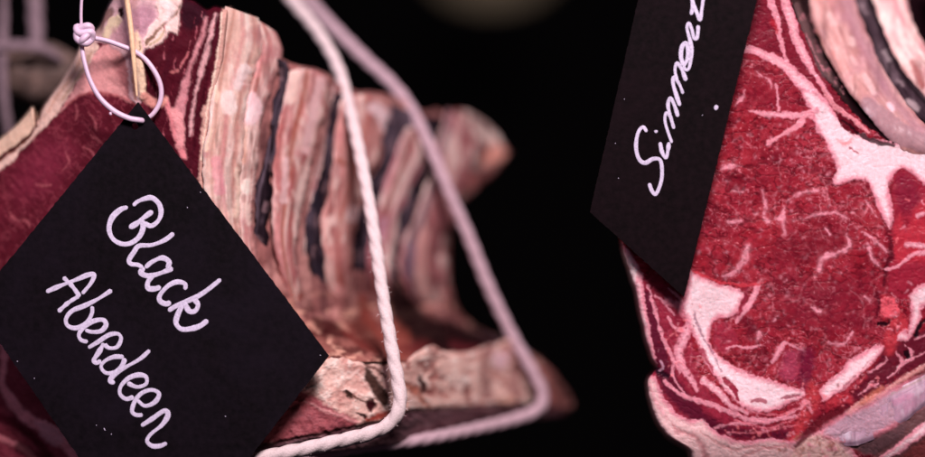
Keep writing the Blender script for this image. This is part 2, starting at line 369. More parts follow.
    # fat seam at the lower right
    P.poly([(818, 392), (828, 381), (842, 371), (848, 361), (860, 355), (872, 348), (883, 346), (881, 353), (872, 364), (860, 375), (848, 386), (836, 394), (824, 401)], fat, 1.2, 1.2)
    P.line([(856, 375), (848, 383), (840, 391)], [2, 3.4, 2], srgb(178, 104, 116), 1, -0.4, 0.85)
    P.line([(868, 362), (862, 368)], [1.5, 2], srgb(150, 70, 84), 1, -0.3, 0.8)
    # muscle right of the seam, dark and wet
    P.poly([(884, 350), (925, 330), (985, 300), (985, 360), (925, 365), (890, 385), (862, 400), (848, 408), (838, 402), (858, 388)], srgb(96, 20, 38), 2.5, -1.2)
    for a, b, c, w_ in [((896, 352), (902, 362), (898, 372), 3), ((905, 345), (912, 352), (908, 362), 3), ((915, 340), (930, 332), (960, 322), 3),
                        ((870, 372), (880, 366), (888, 360), 2.5), ((888, 378), (904, 364), (925, 352), 2.5), ((858, 395), (868, 388), (878, 383), 2.5)]:
        P.line([a, b, c], [1, w_, 1], srgb(226, 150, 160), 1, 0.6, 0.9)
    P.line([(906, 352), (908, 357)], [5, 5], srgb(30, 8, 16), 1, -1)
    # right hand muscles
    P.poly([(893, 176), (903, 168), (916, 174), (928, 184), (985, 190), (985, 290), (935, 290), (905, 300), (890, 290), (889, 262), (896, 245), (893, 215)], srgb(150, 30, 52), 2, -0.6)
    P.poly([(895, 180), (904, 172), (914, 180), (920, 200), (910, 212), (898, 208)], srgb(118, 18, 46), 5, 0, 0.7)
    P.poly([(905, 232), (925, 200), (985, 200), (985, 268), (915, 262), (898, 262), (892, 240), (900, 215)], srgb(186, 44, 60), 4, 0.8, 0.75)
    for k in range(46):
        fx = random.uniform(893, 975); fy = random.uniform(200, 300)
        P.line([(fx, fy), (fx + random.uniform(-4, 4), fy + random.uniform(-4, 4))], [random.uniform(1, 3), 1], random.choice([srgb(232, 110, 120), srgb(120, 16, 34), srgb(240, 160, 166)]), 1.2, 0.7, 0.7)
    P.line([(890, 238), (891, 255), (886, 270), (884, 285)], [3, 4, 4, 3], srgb(84, 12, 28), 1.5, -1.5, 0.9)
    P.line([(906, 246), (915, 245), (935, 248)], [4, 6, 5], fat, 1.2, 0.8)
    P.line([(918, 216), (922, 214)], [5, 5], fat, 1.2, 0.8)
    P.line([(886, 270), (897, 267), (906, 260), (915, 254), (935, 252)], [2, 3, 3.5, 5, 6], srgb(240, 170, 178), 1, 0.7)
    # bright ragged connective tissue
    P.line([(884, 296), (888, 312), (898, 325), (892, 338), (890, 352)], [4, 14, 20, 14, 8], srgb(190, 52, 64), 3.5, 1.6, 0.8)
    P.poly([(880, 299), (888, 297), (895, 300), (900, 312), (893, 318), (884, 318), (880, 308)], srgb(222, 88, 102), 1.2, 1.6)
    P.line([(879, 324), (886, 324), (890, 321)], [3, 4, 2], srgb(40, 8, 18), 1, -2)
    P.line([(876, 294), (879, 306), (876, 318)], [5, 5, 3], srgb(84, 10, 28), 2, -1.2, 0.8)
    P.poly([(909, 296), (925, 283), (985, 262), (985, 300), (928, 304), (921, 318), (913, 334), (906, 340), (911, 318)], fat, 1.3, 1.0)
    P.poly([(897, 336), (902, 331), (908, 334), (908, 340), (898, 341)], fat, 1.0, 1.0)
    P.line([(916, 335), (922, 322), (935, 312)], [3, 3, 3], drk, 1, -1.5)
    P.line([(811, 385), (813, 396), (808, 408), (802, 424), (792, 440)], [8, 14, 14, 11, 6], srgb(196, 60, 68), 4, 1.0, 0.75)
    P.line([(800, 408), (806, 402), (812, 412)], [4, 6, 3], srgb(238, 150, 156), 1.5, 0.8, 0.8)
    P.line([(830, 403), (845, 398), (852, 402)], [8, 10, 4], srgb(190, 50, 64), 3, 0.5, 0.8)
    for cx_, cy_, sx_, sy_, nn in [(893, 322, 9, 22, 60), (806, 408, 8, 22, 60), (848, 402, 16, 6, 30), (760, 432, 40, 6, 60), (680, 350, 16, 40, 60), (880, 385, 20, 9, 40)]:
        for k in range(nn):
            fx = random.gauss(cx_, sx_ * .7); fy = random.gauss(cy_, sy_ * .7)
            P.line([(fx, fy), (fx + random.uniform(-3, 3), fy + random.uniform(-3, 3))], [random.uniform(0.8, 2.4), 0.6], random.choice([srgb(232, 120, 128), srgb(130, 20, 36), srgb(240, 170, 176), srgb(110, 16, 34)]), 1.2, 0.7, 0.65)
    rnd = random.Random(77)                  # fine branching veinlets, tapering away from the seams
    def branch(px_, py_, a, l, w_, lev):
        pts = [(px_, py_)]; n_ = max(3, int(l / 3.5))
        for q_ in range(n_):
            a += rnd.gauss(0, 0.42); px_ += 3.5 * math.cos(a); py_ += 3.5 * math.sin(a); pts.append((px_, py_))
            if lev < 2 and rnd.random() < 0.28: branch(px_, py_, a + rnd.choice([-1, 1]) * rnd.uniform(0.5, 1.2), l * 0.5, w_ * 0.65, lev + 1)
        P.line(pts, [w_, w_ * 0.8, w_ * 0.5, 0.2], srgb(232, 138, 152), 1.1, 0.2, 0.26, True)
    for (bx, by, ba_, bl, bw) in [(834, 150, 2.6, 34, 2.2), (838, 178, 2.2, 40, 2.2), (850, 182, 1.7, 32, 1.8), (872, 200, 2.4, 38, 2.0), (886, 225, 2.5, 30, 2.0), (745, 292, -0.6, 30, 2.0), (760, 283, -1.0, 34, 2.0),
                                  (722, 276, -1.2, 36, 2.0), (745, 372, -1.2, 26, 1.8), (775, 381, -1.4, 22, 1.6), (725, 330, 0.1, 30, 2.0), (830, 382, -1.9, 30, 1.8), (850, 362, -2.2, 34, 1.8), (868, 350, -2.3, 30, 1.8),
                                  (884, 300, 2.9, 34, 1.8), (884, 275, 3.0, 34, 1.8), (800, 195, 2.6, 30, 1.6), (782, 235, 1.9, 24, 1.6), (820, 262, 1.9, 30, 1.6), (795, 116, 1.8, 24, 1.6), (764, 58, 1.9, 20, 1.4),
                                  (735, 170, 0.2, 26, 1.4), (730, 205, 0.2, 30, 1.4), (722, 240, 0.0, 26, 1.4), (740, 135, 0.5, 24, 1.3), (790, 300, 0.3, 30, 1.4), (810, 330, 0.2, 30, 1.4), (850, 290, 0.9, 26, 1.4), (780, 155, 1.0, 26, 1.3),
                                  (800, 175, 0.6, 26, 1.3), (770, 185, 1.4, 22, 1.2), (820, 205, 0.6, 26, 1.3), (690, 345, 1.3, 30, 1.6), (668, 335, 1.2, 24, 1.4)]:
        branch(bx, by, ba_, bl, bw, 0)
    # small individually visible veins
    for pts, w_ in [([(787, 201), (800, 194), (818, 190)], [1.5, 3, 4]), ([(785, 208), (783, 220), (784, 234)], [3, 5, 2]), ([(778, 219), (783, 219)], [3, 3]), ([(764, 218), (769, 221)], [3, 5]),
                    ([(748, 247), (745, 258), (740, 266), (732, 273), (724, 276)], [6, 8, 5, 4, 2]), ([(846, 234), (849, 246), (838, 253), (822, 259), (819, 272)], [3, 5, 4, 6, 3]),
                    ([(862, 232), (875, 240), (887, 252)], [2, 3, 2.5]), ([(868, 244), (873, 258), (881, 268)], [2, 4, 2]), ([(826, 229), (830, 235)], [2, 2]),
                    ([(803, 219), (815, 214), (836, 213), (846, 218)], [1.5, 2.2, 2.2, 4]), ([(728, 222), (740, 221)], [4, 3]), ([(734, 191), (743, 192)], [3, 3]),
                    ([(723, 169), (730, 167), (736, 166)], [3, 5, 2]), ([(865, 200), (872, 210), (877, 217)], [1, 2, 2]), ([(762, 190), (766, 205), (764, 214)], [2, 2, 3]),
                    ([(828, 342), (838, 345), (848, 340), (853, 332)], [1.5, 2.5, 2, 1.5]), ([(812, 307), (820, 312)], [2, 3]), ([(864, 296), (870, 300)], [3, 3]),
                    ([(760, 333), (758, 338)], [5, 5]), ([(735, 105), (742, 98), (745, 90)], [1, 2, 1]), ([(757, 72), (770, 82), (772, 88)], [1, 2, 1])]:
        P.vein(pts, np.array(w_) * 0.85, srgb(246, 176, 186), 1.0, 0.4, 1.0)
    # upper part: fat seams, branches
    P.poly([(732, -40), (800, -40), (800, 20), (822, 70), (845, 105), (862, 130), (838, 118), (812, 92), (790, 66), (770, 52), (750, 48)], srgb(120, 24, 44), 2, -0.6, 0.8)
    P.line([(768, -30), (770, 0), (775, 12), (778, 26), (781, 42), (786, 58), (790, 68)], [6, 7, 7, 6, 5, 4, 4], fatp, 1, 0.7)
    P.line([(782, -30), (785, 0), (791, 20), (796, 38), (803, 54), (812, 70), (823, 86), (832, 102)], [7, 8, 10, 9, 9, 6, 4, 5], srgb(240, 182, 190), 1.1, 0.9)
    P.line([(772, 22), (777, 32)], [6, 3], srgb(180, 30, 50), 1.5, 0, 0.8)
    P.line([(745, 49), (752, 50), (768, 57), (784, 65), (798, 79), (808, 89), (820, 104)], [7, 7, 9, 10, 13, 13, 16], fatp * 0.5 + fat * 0.5, 1.1, 1.0)
    P.poly([(802, 88), (815, 92), (828, 103), (838, 116), (850, 128), (862, 134), (880, 140), (925, 143), (985, 146), (985, 192), (930, 186), (912, 173), (903, 168), (893, 175), (889, 190),
            (893, 214), (890, 230), (885, 221), (877, 204), (871, 190), (865, 181), (848, 181), (834, 184), (835, 165), (826, 144), (817, 130), (811, 112), (803, 98)], fat, 1.3, 1.4)
    P.line([(751, 111), (765, 114), (784, 115), (802, 115), (816, 111)], [2.5, 5, 6, 6.5, 7], fat * 0.5 + fatp * 0.5, 1.0, 0.7)
    P.line([(810, 115), (800, 123), (786, 133), (768, 143)], [9, 6, 4, 3.5], srgb(232, 146, 160), 1.0, 0.5)
    P.line([(777, 86), (778, 98), (778, 110)], [2, 2.8, 3.5], fatp, 1.0, 0.4)
    P.line([(808, 121), (812, 124)], [6, 5], srgb(160, 50, 68), 1.5, -0.4)
    P.poly([(834, 109), (842, 112), (850, 120), (859, 130), (856, 135), (848, 132), (840, 123)], srgb(96, 14, 30), 1, -1)
    P.line([(838, 140), (846, 144), (852, 140)], [3, 4, 2], srgb(232, 96, 98), 2, 0.2, 0.6)
    P.line([(849, 148), (858, 153)], [1.2, 1.2], srgb(160, 70, 84), 0.8, -0.4, 0.8)
    P.line([(822, 88), (832, 103), (842, 112), (856, 122), (868, 132)], [3, 5, 5, 4, 3], srgb(226, 140, 150), 1.1, 0.6)
    # recessed dark pleura behind the ribs
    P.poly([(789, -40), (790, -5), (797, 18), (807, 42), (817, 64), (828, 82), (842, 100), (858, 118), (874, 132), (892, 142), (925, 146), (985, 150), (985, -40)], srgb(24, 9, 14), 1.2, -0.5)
    P.line([(797, 5), (806, 28), (815, 50), (824, 68), (836, 84)], [5, 8, 9, 10, 6], srgb(96, 70, 74), 2.0, 1.2, 0.85)
    for k in range(70):
        q = random.random(); fx = 800 + 42 * q + random.gauss(0, 4); fy = 5 + 88 * q
        P.line([(fx, fy), (fx + 1, fy + random.uniform(1, 4))], [random.uniform(0.6, 2), 0.5], random.choice([srgb(176, 150, 150), srgb(30, 12, 18), srgb(130, 96, 96)]), 1.0, 0.6, 0.7)
    P.line([(806, 34), (814, 52), (824, 70)], [1.5, 2, 1.5], srgb(196, 166, 168), 1, 0.6, 0.7)
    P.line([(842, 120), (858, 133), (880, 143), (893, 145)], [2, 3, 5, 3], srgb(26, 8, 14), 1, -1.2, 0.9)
    # rind: outer rim and folded bottom fat
    P.poly([(600, 236), (622, 244), (630, 254), (641, 270), (643, 283), (645, 300), (649, 325), (653, 345), (656, 366), (640, 372), (615, 300)], srgb(240, 196, 200), 1.2, 0.5)
    P.poly([(618, 238), (632, 256), (640, 270), (638, 285), (640, 300), (644, 325), (650, 350), (652, 364), (640, 360), (620, 300)], srgb(252, 222, 222), 1.5, 0.3, 0.8)
    P.line([(656, 368), (660, 373), (668, 376)], [4, 5, 3], srgb(40, 12, 26), 1.5, -2.5)
    P.line([(660, 361), (664, 367), (660, 371)], [2, 2.5, 2], srgb(190, 140, 160), 1, 1, 0.8)
    P.poly([(640, 374), (654, 376), (659, 386), (666, 400), (676, 412), (690, 420), (703, 419), (714, 430), (728, 438), (748, 441), (772, 438), (790, 441), (800, 438), (820, 430), (834, 430),
            (850, 448), (860, 500), (640, 500)], srgb(238, 192, 192), 1.3, 1.0)
    P.line([(672, 424), (680, 432), (694, 436), (702, 446), (708, 462)], [3, 5, 4, 5, 6], srgb(190, 116, 122), 2.5, -2.2, 0.75)
    P.line([(700, 433), (716, 442), (736, 450), (760, 446), (785, 452)], [1.5, 3, 2, 3, 2], srgb(206, 140, 142), 1.6, -1.4, 0.7)
    P.line([(650, 384), (656, 400), (666, 418)], [3, 4, 3], srgb(250, 215, 215), 2, 1.5, 0.6)
    P.line([(742, 458), (765, 448), (792, 447), (800, 456)], [3, 3, 4, 5], srgb(196, 110, 118), 2, -1, 0.6)
    P.poly([(788, 455), (796, 440), (812, 432), (830, 428), (836, 438), (850, 452), (850, 470), (788, 470)], srgb(214, 168, 150), 4, -0.5, 0.45)
    for k in range(60):
        fx = random.gauss(818, 16); fy = random.gauss(447, 8)
        P.line([(fx, fy), (fx + random.uniform(-5, 5), fy + random.uniform(-3, 3))], [random.uniform(1, 3), 1], random.choice([srgb(180, 110, 96), srgb(244, 208, 190), srgb(130, 70, 66)]), 1.4, 0.5, 0.6)
    # dark seam beside the bone
    P.line([(796, 446), (806, 436), (818, 424), (834, 414), (848, 410)], [4, 7, 9, 9, 5], srgb(96, 22, 34), 2, -1.6, 0.9)
    P.line([(850, 414), (862, 404), (878, 397), (900, 381), (925, 366), (985, 330)], [7, 7, 5, 4, 4, 4], srgb(214, 148, 144), 1.6, 1.4, 0.9)
    P.line([(862, 403), (872, 396), (882, 388)], [5, 7, 4], srgb(196, 108, 88), 2, 0.5, 0.7)
    P.line([(846, 440), (875, 446), (905, 430), (940, 405), (985, 370)], [16, 18, 18, 22, 26], srgb(96, 70, 74), 3, -2.0, 0.9)
    P.poly([(905, 385), (985, 330), (985, 500), (850, 500), (875, 455), (905, 432)], srgb(104, 66, 68), 3, -1.5, 0.85)
    P.line([(855, 478), (890, 455), (910, 440), (930, 424), (985, 384)], [6, 9, 10, 12, 12], srgb(236, 206, 210), 1.3, 2.0)
    P.line([(900, 470), (925, 450), (985, 410)], [16, 20, 20], srgb(120, 52, 54), 3, -1.5, 0.9)
    P.line([(828, 432), (850, 428), (872, 420), (895, 405), (920, 392), (950, 376)], [14, 30, 32, 32, 28, 24], srgb(196, 156, 172), 4, 0, 0.9)
    P.line([(890, 400), (912, 385), (935, 372)], [2, 4, 4], srgb(40, 22, 28), 1.4, -1.5, 0.8)
    tex = fbm(x / 3.2, y / 3.2, 71, 3); P.c *= (1 + 0.10 * tex)[:, None]
    # shape: broad muscle bulges, seams, edge rounding, recess under the ribs
    C = P.c.reshape(X.shape + (3,)); H = P.h.reshape(X.shape)
    D = 6 - 1.0 * H - 5 * fbm(X / 80, Y / 80, 81, 2) - (0.9 - 0.4 * sst(0.2, 0.5, C[..., 1])) * fbm(X / 14, Y / 14, 83, 3) - (0.16 - 0.11 * sst(0.2, 0.5, C[..., 1])) * fbm(X / 2.6, Y / 2.6, 85, 3)
    e = np.clip((X - XL[:, None]) / 6, 0, 1); D = D + 7 * (1 - np.sqrt(np.clip(1 - (1 - e) ** 2, 0, 1)))
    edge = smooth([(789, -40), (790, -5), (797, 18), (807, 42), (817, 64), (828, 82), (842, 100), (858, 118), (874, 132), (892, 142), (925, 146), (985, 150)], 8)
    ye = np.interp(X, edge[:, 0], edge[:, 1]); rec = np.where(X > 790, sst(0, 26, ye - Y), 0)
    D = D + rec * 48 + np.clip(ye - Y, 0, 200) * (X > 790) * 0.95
    D = D + 22 * sst(430, 500, Y) * sst(640, 700, X)
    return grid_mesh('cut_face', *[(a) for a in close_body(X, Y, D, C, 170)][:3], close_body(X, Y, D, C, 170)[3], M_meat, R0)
right_face()

def rib_col(base, streak, grooves=(), spots=(), seed=0, blot=srgb(184, 108, 116), lightc=srgb(255, 226, 216), ba=0.6, edge=0.0, tail=None):
    def fn(U, V, X, Y):
        P = Paint(X, Y, base, 1.5, 8, seed)
        u = U.ravel(); v = V.ravel(); ln = 240
        s1 = fbm(u * 3.4 + 0.3 * fbm(v * 4, u, seed, 2), v * ln / 110, seed + 1, 4, 0.55); P.mix(np.clip(s1 * 2.4, 0, 1) * min(1, ba * 1.6), streak, -0.5)
        s4 = fbm(u * 9 + 0.5 * fbm(v * 8, u, seed + 6, 2), v * ln / 120, seed + 7, 3, 0.6); P.mix(sst(0.2, 0.5, s4) * 0.45, np.array(streak) * 0.6, -0.7)
        s2 = fbm(u * 4.5, v * ln / 70, seed + 2, 4, 0.6); P.mix(np.clip(s2 * 2.4, 0, 1) * 0.7, lightc, 0.6)
        s5 = fbm(X.ravel() / 8, Y.ravel() / 20, seed + 15, 3); P.mix(sst(0.12, 0.5, s5) * 0.55, lightc, 1.0)
        s6 = fbm(X.ravel() / 7, Y.ravel() / 34, seed + 17, 3); P.mix(sst(0.15, 0.55, s6) * 0.5, np.array(streak) * 0.4, -0.8)
        P.c *= (1 + 0.2 * fbm(X.ravel() / 9, Y.ravel() / 26, seed + 11, 4, 0.65))[:, None]
        s3 = fbm(X.ravel() / 13, Y.ravel() / 17, seed + 3, 4); P.mix(np.clip(s3 * 1.6 - 0.1, 0, 1) * 0.6, blot, 0)
        for uu, w_, c, a, h in grooves:
            uc = uu + 0.05 * fbm(v * 7, v * 0, seed + int(uu * 90), 3)
            P.mix(a * np.exp(-((u - uc) / w_) ** 2), c, h)
        for pts, w_, c, a in spots: P.line(pts, w_, c, 2.0, 1.2, a)
        if edge: P.mix(np.clip(np.abs(u - 0.5) * 2 - 0.7, 0, 1) / 0.3 * edge, srgb(150, 86, 84), 0)
        if tail is not None: P.mix(sst(tail[0], tail[1], v) * tail[3], tail[2], 0)
        return P.c.reshape(X.shape + (3,)), P.h.reshape(X.shape)
    return fn
cream = srgb(230, 186, 172); pinkc = srgb(222, 150, 152); brown = srgb(150, 84, 72); dk2 = srgb(52, 34, 42)
tan = srgb(214, 150, 116)
ribbon('rib', [(796, -45, 130), (803, -10, 112), (810, 12, 94), (820, 38, 76), (831, 62, 58), (845, 86, 42), (862, 108, 28), (880, 130, 16), (898, 147, 10), (915, 160, 10)],
       [(845, -45, 130), (851, -10, 112), (859, 14, 94), (870, 40, 76), (883, 68, 58), (898, 92, 42), (914, 112, 30), (926, 126, 16), (945, 140, 10), (965, 152, 10)], [12, 12, 12, 10, 5],
       rib_col(srgb(196, 138, 134), srgb(160, 100, 102), [(0.82, 0.16, srgb(160, 112, 126), 0.65, -0.5), (0.06, 0.05, srgb(150, 96, 98), 0.7, 0)],
               [([(828, 14), (832, 22)], [4, 6], srgb(240, 200, 196), 0.6), ([(852, 38), (853, 44)], [4, 5], srgb(236, 196, 192), 0.6), ([(851, 56), (855, 64)], [3, 4], srgb(234, 190, 188), 0.5),
                ([(865, 76), (874, 92)], [5, 6], srgb(236, 196, 196), 0.5), ([(866, 110), (870, 116)], [6, 6], srgb(244, 210, 216), 0.8), ([(890, 105), (893, 110)], [5, 5], srgb(236, 200, 210), 0.8),
                ([(868, 104), (885, 122), (905, 136), (930, 146)], [14, 22, 22, 14], srgb(150, 112, 122), 0.75), ([(818, 30), (824, 50)], [4, 3], srgb(190, 120, 100), 0.5), ([(834, 52), (842, 70)], [4, 4], srgb(200, 124, 118), 0.5)],
               101, ba=0.3, lightc=srgb(232, 182, 178), blot=srgb(186, 128, 142)), M_bone, R0, nu=110, step=0.9, rough=1.7, cap1=0.05, seed=7)
ribbon('rib', [(853, -45, 150), (862, -8, 134), (870, 18, 118), (880, 42, 98), (892, 62, 80), (906, 82, 64), (924, 102, 50), (952, 124, 38)],
       [(896, -45, 150), (904, -8, 134), (912, 16, 118), (921, 36, 100), (932, 52, 82), (946, 66, 66), (962, 80, 40), (985, 96, 32)], [14, 13, 11, 9],
       rib_col(srgb(214, 150, 154), srgb(176, 100, 102), [(0.1, 0.08, srgb(150, 92, 92), 0.6, 0)], [([(912, 62), (922, 84)], [6, 8], srgb(150, 70, 66), 0.7)], 111), M_bone, R0, nu=90, step=1.0, rough=1.5, cap1=0.1, seed=8)
ribbon('rib', [(925, -45, 120), (930, -10, 110), (940, 20, 100), (955, 50, 90)], [(970, -45, 120), (975, -10, 110), (985, 20, 100), (995, 50, 90)], [12, 12], rib_col(srgb(200, 130, 136), brown, seed=113), M_bone, R0, nu=40, seed=9)
# grey flecked cartilage strip between the two ribs
ribbon('membrane', [(838, -45, 148), (846, -10, 128), (855, 14, 110), (866, 40, 90), (880, 66, 70), (895, 88, 54), (912, 110, 38), (934, 128, 28)],
       [(864, -45, 148), (871, -10, 128), (879, 14, 110), (889, 40, 90), (901, 66, 70), (915, 86, 54), (932, 104, 40), (948, 120, 28)], [5, 5, 5],
       rib_col(srgb(56, 40, 48), srgb(24, 15, 20), [(0.8, 0.12, srgb(20, 12, 16), 0.9, -1)], [([(862, 5), (866, 14)], [4, 3], srgb(150, 126, 132), 0.7), ([(884, 52), (890, 60)], [3, 4], srgb(156, 136, 140), 0.7), ([(898, 80), (903, 84)], [3, 3], srgb(150, 126, 132), 0.7), ([(908, 102), (916, 108)], [6, 7], srgb(170, 146, 150), 0.8)],
               121, blot=srgb(70, 54, 62), lightc=srgb(104, 84, 92)), M_deep, R0, nu=40, step=1.2, rough=1.6, seed=12)
# sawn bone at the lower right
ribbon('bone', [(821, 432, 13), (832, 421, 9), (852, 412, 7), (868, 405, 6.3), (884, 394, 6), (903, 385, 6), (926, 374, 6), (958, 356, 2), (985, 345, 6)],
       [(824, 438, 13), (838, 445, 10), (856, 446, 8), (872, 441, 7.5), (890, 434, 7), (912, 417, 6.5), (934, 399, 6.5), (964, 384, 2), (990, 372, 6)], [2.5, 4, 4.5, 4.2, 4],
       rib_col(srgb(204, 164, 184), srgb(170, 118, 142), [(0.93, 0.08, srgb(120, 90, 110), 0.8, -0.5), (0.08, 0.05, srgb(160, 130, 120), 0.6, -0.3)],
               [([(846, 425), (847, 438)], [4, 5], srgb(240, 216, 232), 0.8), ([(895, 402), (910, 396)], [6, 7], srgb(200, 130, 160), 0.6), ([(870, 422), (884, 432)], [8, 8], srgb(216, 150, 170), 0.5)],
               131, blot=srgb(190, 130, 156), lightc=srgb(228, 200, 214), ba=0.3), M_bone, R0, nu=100, step=0.8, rough=1.4, cap0=0.12, seed=14, expo=0.85)

# ================================================================== LEFT ROAST (Black Aberdeen)
L0 = empty('beef_roast', at(200, 480, 60))
tag(L0, 'dry aged beef rib rack with cream rind behind the Black Aberdeen card', 'meat', 'bone-in cuts of beef hanging in the display')

def left_face():
    xs = np.arange(-60, 232, 0.8)
    yt = smooth([(-60, 190), (-20, 152), (0, 139), (15, 127), (28, 113), (33, 107), (35, 118), (39, 119), (42, 110), (50, 98), (60, 84), (72, 64), (80, 47), (90, 36), (100, 26), (106, 12), (113, 0), (120, -9)], 6)
    YT = np.interp(xs, yt[:, 0], yt[:, 1])
    tp = smooth([(120, -9), (130, -20), (142, -27), (156, -28), (168, -20), (178, -9), (185, -2), (195, 2), (206, 10), (214, 7), (224, 9), (232, 9)], 5)
    YT = np.where(xs > 120, np.interp(xs, tp[:, 0], tp[:, 1]), YT) + 1.0 * fbm(xs / 7, xs * 0, 3, 3)
    nr = 620; v = np.linspace(0, 1, nr)
    X = np.repeat(xs[None], nr, 0); Y = YT[None] + (500 - YT[None]) * v[:, None]
    P = Paint(X, Y, srgb(86, 21, 34), 1.6, 7, 201); x, y = P.X, P.Y
    n = fbm(x / 30, y / 30, 211, 4); P.mix(np.clip(0.4 + n, 0, 1) * 0.6, srgb(116, 32, 50))
    n = fbm((x + y * 0.9) / 16, (x - y) / 5, 213, 4); P.mix(np.clip(n * 1.4, 0, 1) * 0.6, srgb(76, 14, 28), -0.4)
    n = 1 - np.abs(fbm((x + y) / 16, (x - y) / 9, 217, 3, 0.6)) * 7; P.mix(np.clip(n, 0, 1) * 0.3, srgb(170, 74, 88), 0.4)
    P.poly([(45, 140), (75, 150), (50, 185), (22, 200), (15, 175)], srgb(138, 40, 66), 14, 0, 0.5)
    for a, b, c in [((90, 135), (97, 140), (103, 144)), ((82, 148), (90, 150), (96, 158)), ((75, 105), (78, 112), (76, 120)), ((35, 184), (43, 186), (50, 184)),
                    ((10, 212), (14, 218), (20, 222)), ((20, 218), (28, 222), (30, 228)), ((65, 150), (68, 162), (62, 170)), ((88, 112), (94, 120), (96, 130))]:
        P.line([a, b, c], [0.8, 2.2, 0.8], srgb(190, 96, 104), 1.4, 0.4, 0.6)
    # lower part under the card: pink seams
    P.poly([(-60, 300), (20, 340), (60, 400), (110, 500), (-60, 500)], srgb(124, 48, 62), 6, 0, 0.7)
    n = fbm(x / 7, y / 7, 261, 3); P.mix(np.clip(n * 1.4, 0, 1) * 0.6 * (y > 320) * (x < 120), srgb(84, 24, 36))
    P.line([(-40, 330), (-10, 335), (2, 345), (4, 365), (2, 385), (12, 402), (26, 418), (45, 428), (62, 440), (80, 460)], [8, 8, 8, 6, 7, 10, 11, 12, 12, 12], srgb(214, 132, 142), 2.4, 1.2, 0.9)
    P.poly([(34, 418), (52, 426), (64, 436), (60, 446), (44, 440)], srgb(196, 136, 148), 3, 0.8, 0.8)
    P.line([(-30, 430), (0, 438), (25, 450), (45, 470)], [5, 4, 6, 6], srgb(206, 120, 128), 2, 0.8, 0.8)
    P.line([(-20, 410), (10, 422), (30, 436), (50, 456)], [10, 10, 8, 8], srgb(64, 14, 26), 3, -0.8, 0.8)
    P.line([(20, 448), (45, 462)], [12, 12], srgb(50, 12, 22), 3, -0.8, 0.8)
    # pink fat cap under the rind
    P.poly([(60, 112), (74, 88), (84, 68), (97, 50), (112, 44), (124, 52), (130, 70), (136, 92), (132, 104), (118, 97), (104, 93), (90, 93), (76, 98), (64, 108)], srgb(224, 154, 152), 1.8, 1.0)
    P.poly([(112, 62), (126, 60), (133, 84), (134, 98), (124, 92)], srgb(150, 84, 88), 5, -1, 0.8)
    P.line([(66, 105), (82, 95), (100, 93), (118, 96), (134, 104)], [2, 2.5, 2.5, 3, 3], srgb(188, 86, 92), 2, 0.2, 0.7)
    # cream rind
    P.poly([(0, 160), (20, 146), (34, 130), (38, 118), (46, 102), (58, 82), (72, 62), (80, 44), (92, 36), (97, 44), (92, 60), (80, 78), (66, 100), (52, 118), (40, 132), (22, 150), (6, 166), (-60, 215), (-60, 200)], srgb(226, 186, 172), 1.4, 0.6)
    P.poly([(-60, 180), (-20, 148), (0, 136), (16, 122), (33, 102), (36, 122), (28, 134), (14, 146), (0, 156), (-60, 205)], srgb(226, 188, 164), 1.2, 0.4)
    P.line([(-10, 166), (12, 150), (28, 138), (35, 128), (37, 119)], [2, 2, 2.4, 2.4, 3], srgb(70, 34, 28), 1, -2.5)
    P.line([(-20, 172), (4, 158), (20, 146), (34, 133)], [1, 1.6, 1.2, 1], srgb(120, 66, 52), 1, -1, 0.8)
    P.line([(44, 118), (58, 96), (72, 76), (84, 54)], [2, 3, 3, 2], srgb(200, 150, 130), 1.6, -0.8, 0.7)
    P.line([(62, 100), (80, 74), (92, 52)], [2, 3, 3], srgb(186, 146, 120), 1.5, -0.8, 0.7)
    P.line([(80, 45), (92, 50), (98, 46)], [3, 4, 3], srgb(236, 198, 180), 1, 0.8)
    # knuckle of bone and fat above
    P.poly([(92, 40), (100, 24), (106, 6), (112, -20), (122, -45), (185, -45), (180, 0), (150, 45), (143, 60), (144, 92), (138, 104), (130, 96), (126, 60), (112, 46)], srgb(216, 172, 176), 1.4, 1.2)
    P.poly([(100, 20), (108, 8), (114, 12), (106, 24), (100, 32)], srgb(110, 72, 60), 2, -1.5, 0.8)
    P.poly([(118, 8), (124, 10), (123, 18), (119, 16)], srgb(46, 26, 26), 1.2, -3)
    P.poly([(101, 36), (108, 22), (118, 14), (121, 22), (114, 32), (106, 40)], srgb(222, 196, 166), 1.4, 1.0)
    P.poly([(92, 25), (100, 24), (104, 32), (98, 38)], srgb(150, 116, 106), 2, -0.6, 0.7)
    P.poly([(132, 10), (148, 4), (156, 16), (146, 34), (134, 36)], srgb(176, 124, 142), 4, -0.5, 0.8)
    P.poly([(112, 30), (122, 26), (130, 40), (122, 48), (112, 42)], srgb(196, 140, 150), 3, 0, 0.7)
    P.line([(137, 34), (138, 52), (141, 74), (143, 96)], [6, 9, 10, 9], srgb(240, 206, 176), 2, 2.5)
    P.line([(133, 70), (134, 86), (136, 100)], [2, 3, 2], srgb(140, 84, 60), 1.4, -1.4, 0.8)
    P.line([(140, 42), (139, 50)], [2, 2], srgb(70, 36, 40), 1.2, -1.5, 0.7)
    P.poly([(118, -45), (126, -4), (136, 4), (142, -45)], srgb(206, 150, 150), 3, 0, 0.6)
    # cream flap with brown crust
    P.poly([(150, -45), (184, -45), (182, 0), (180, 12), (178, 33), (170, 32), (162, 42), (152, 48), (145, 47), (143, 42), (150, 28), (158, 16), (156, 4)], srgb(240, 204, 196), 1.2, 2.0)
    P.line([(146, 44), (156, 32), (166, 22), (176, 14), (180, 6)], [3, 3.5, 2, 1.5, 1.5], srgb(122, 84, 60), 1.2, -1.2, 0.9)
    P.line([(150, 45), (160, 38), (164, 30)], [2, 3, 2], srgb(196, 168, 130), 1.2, 0.4, 0.8)
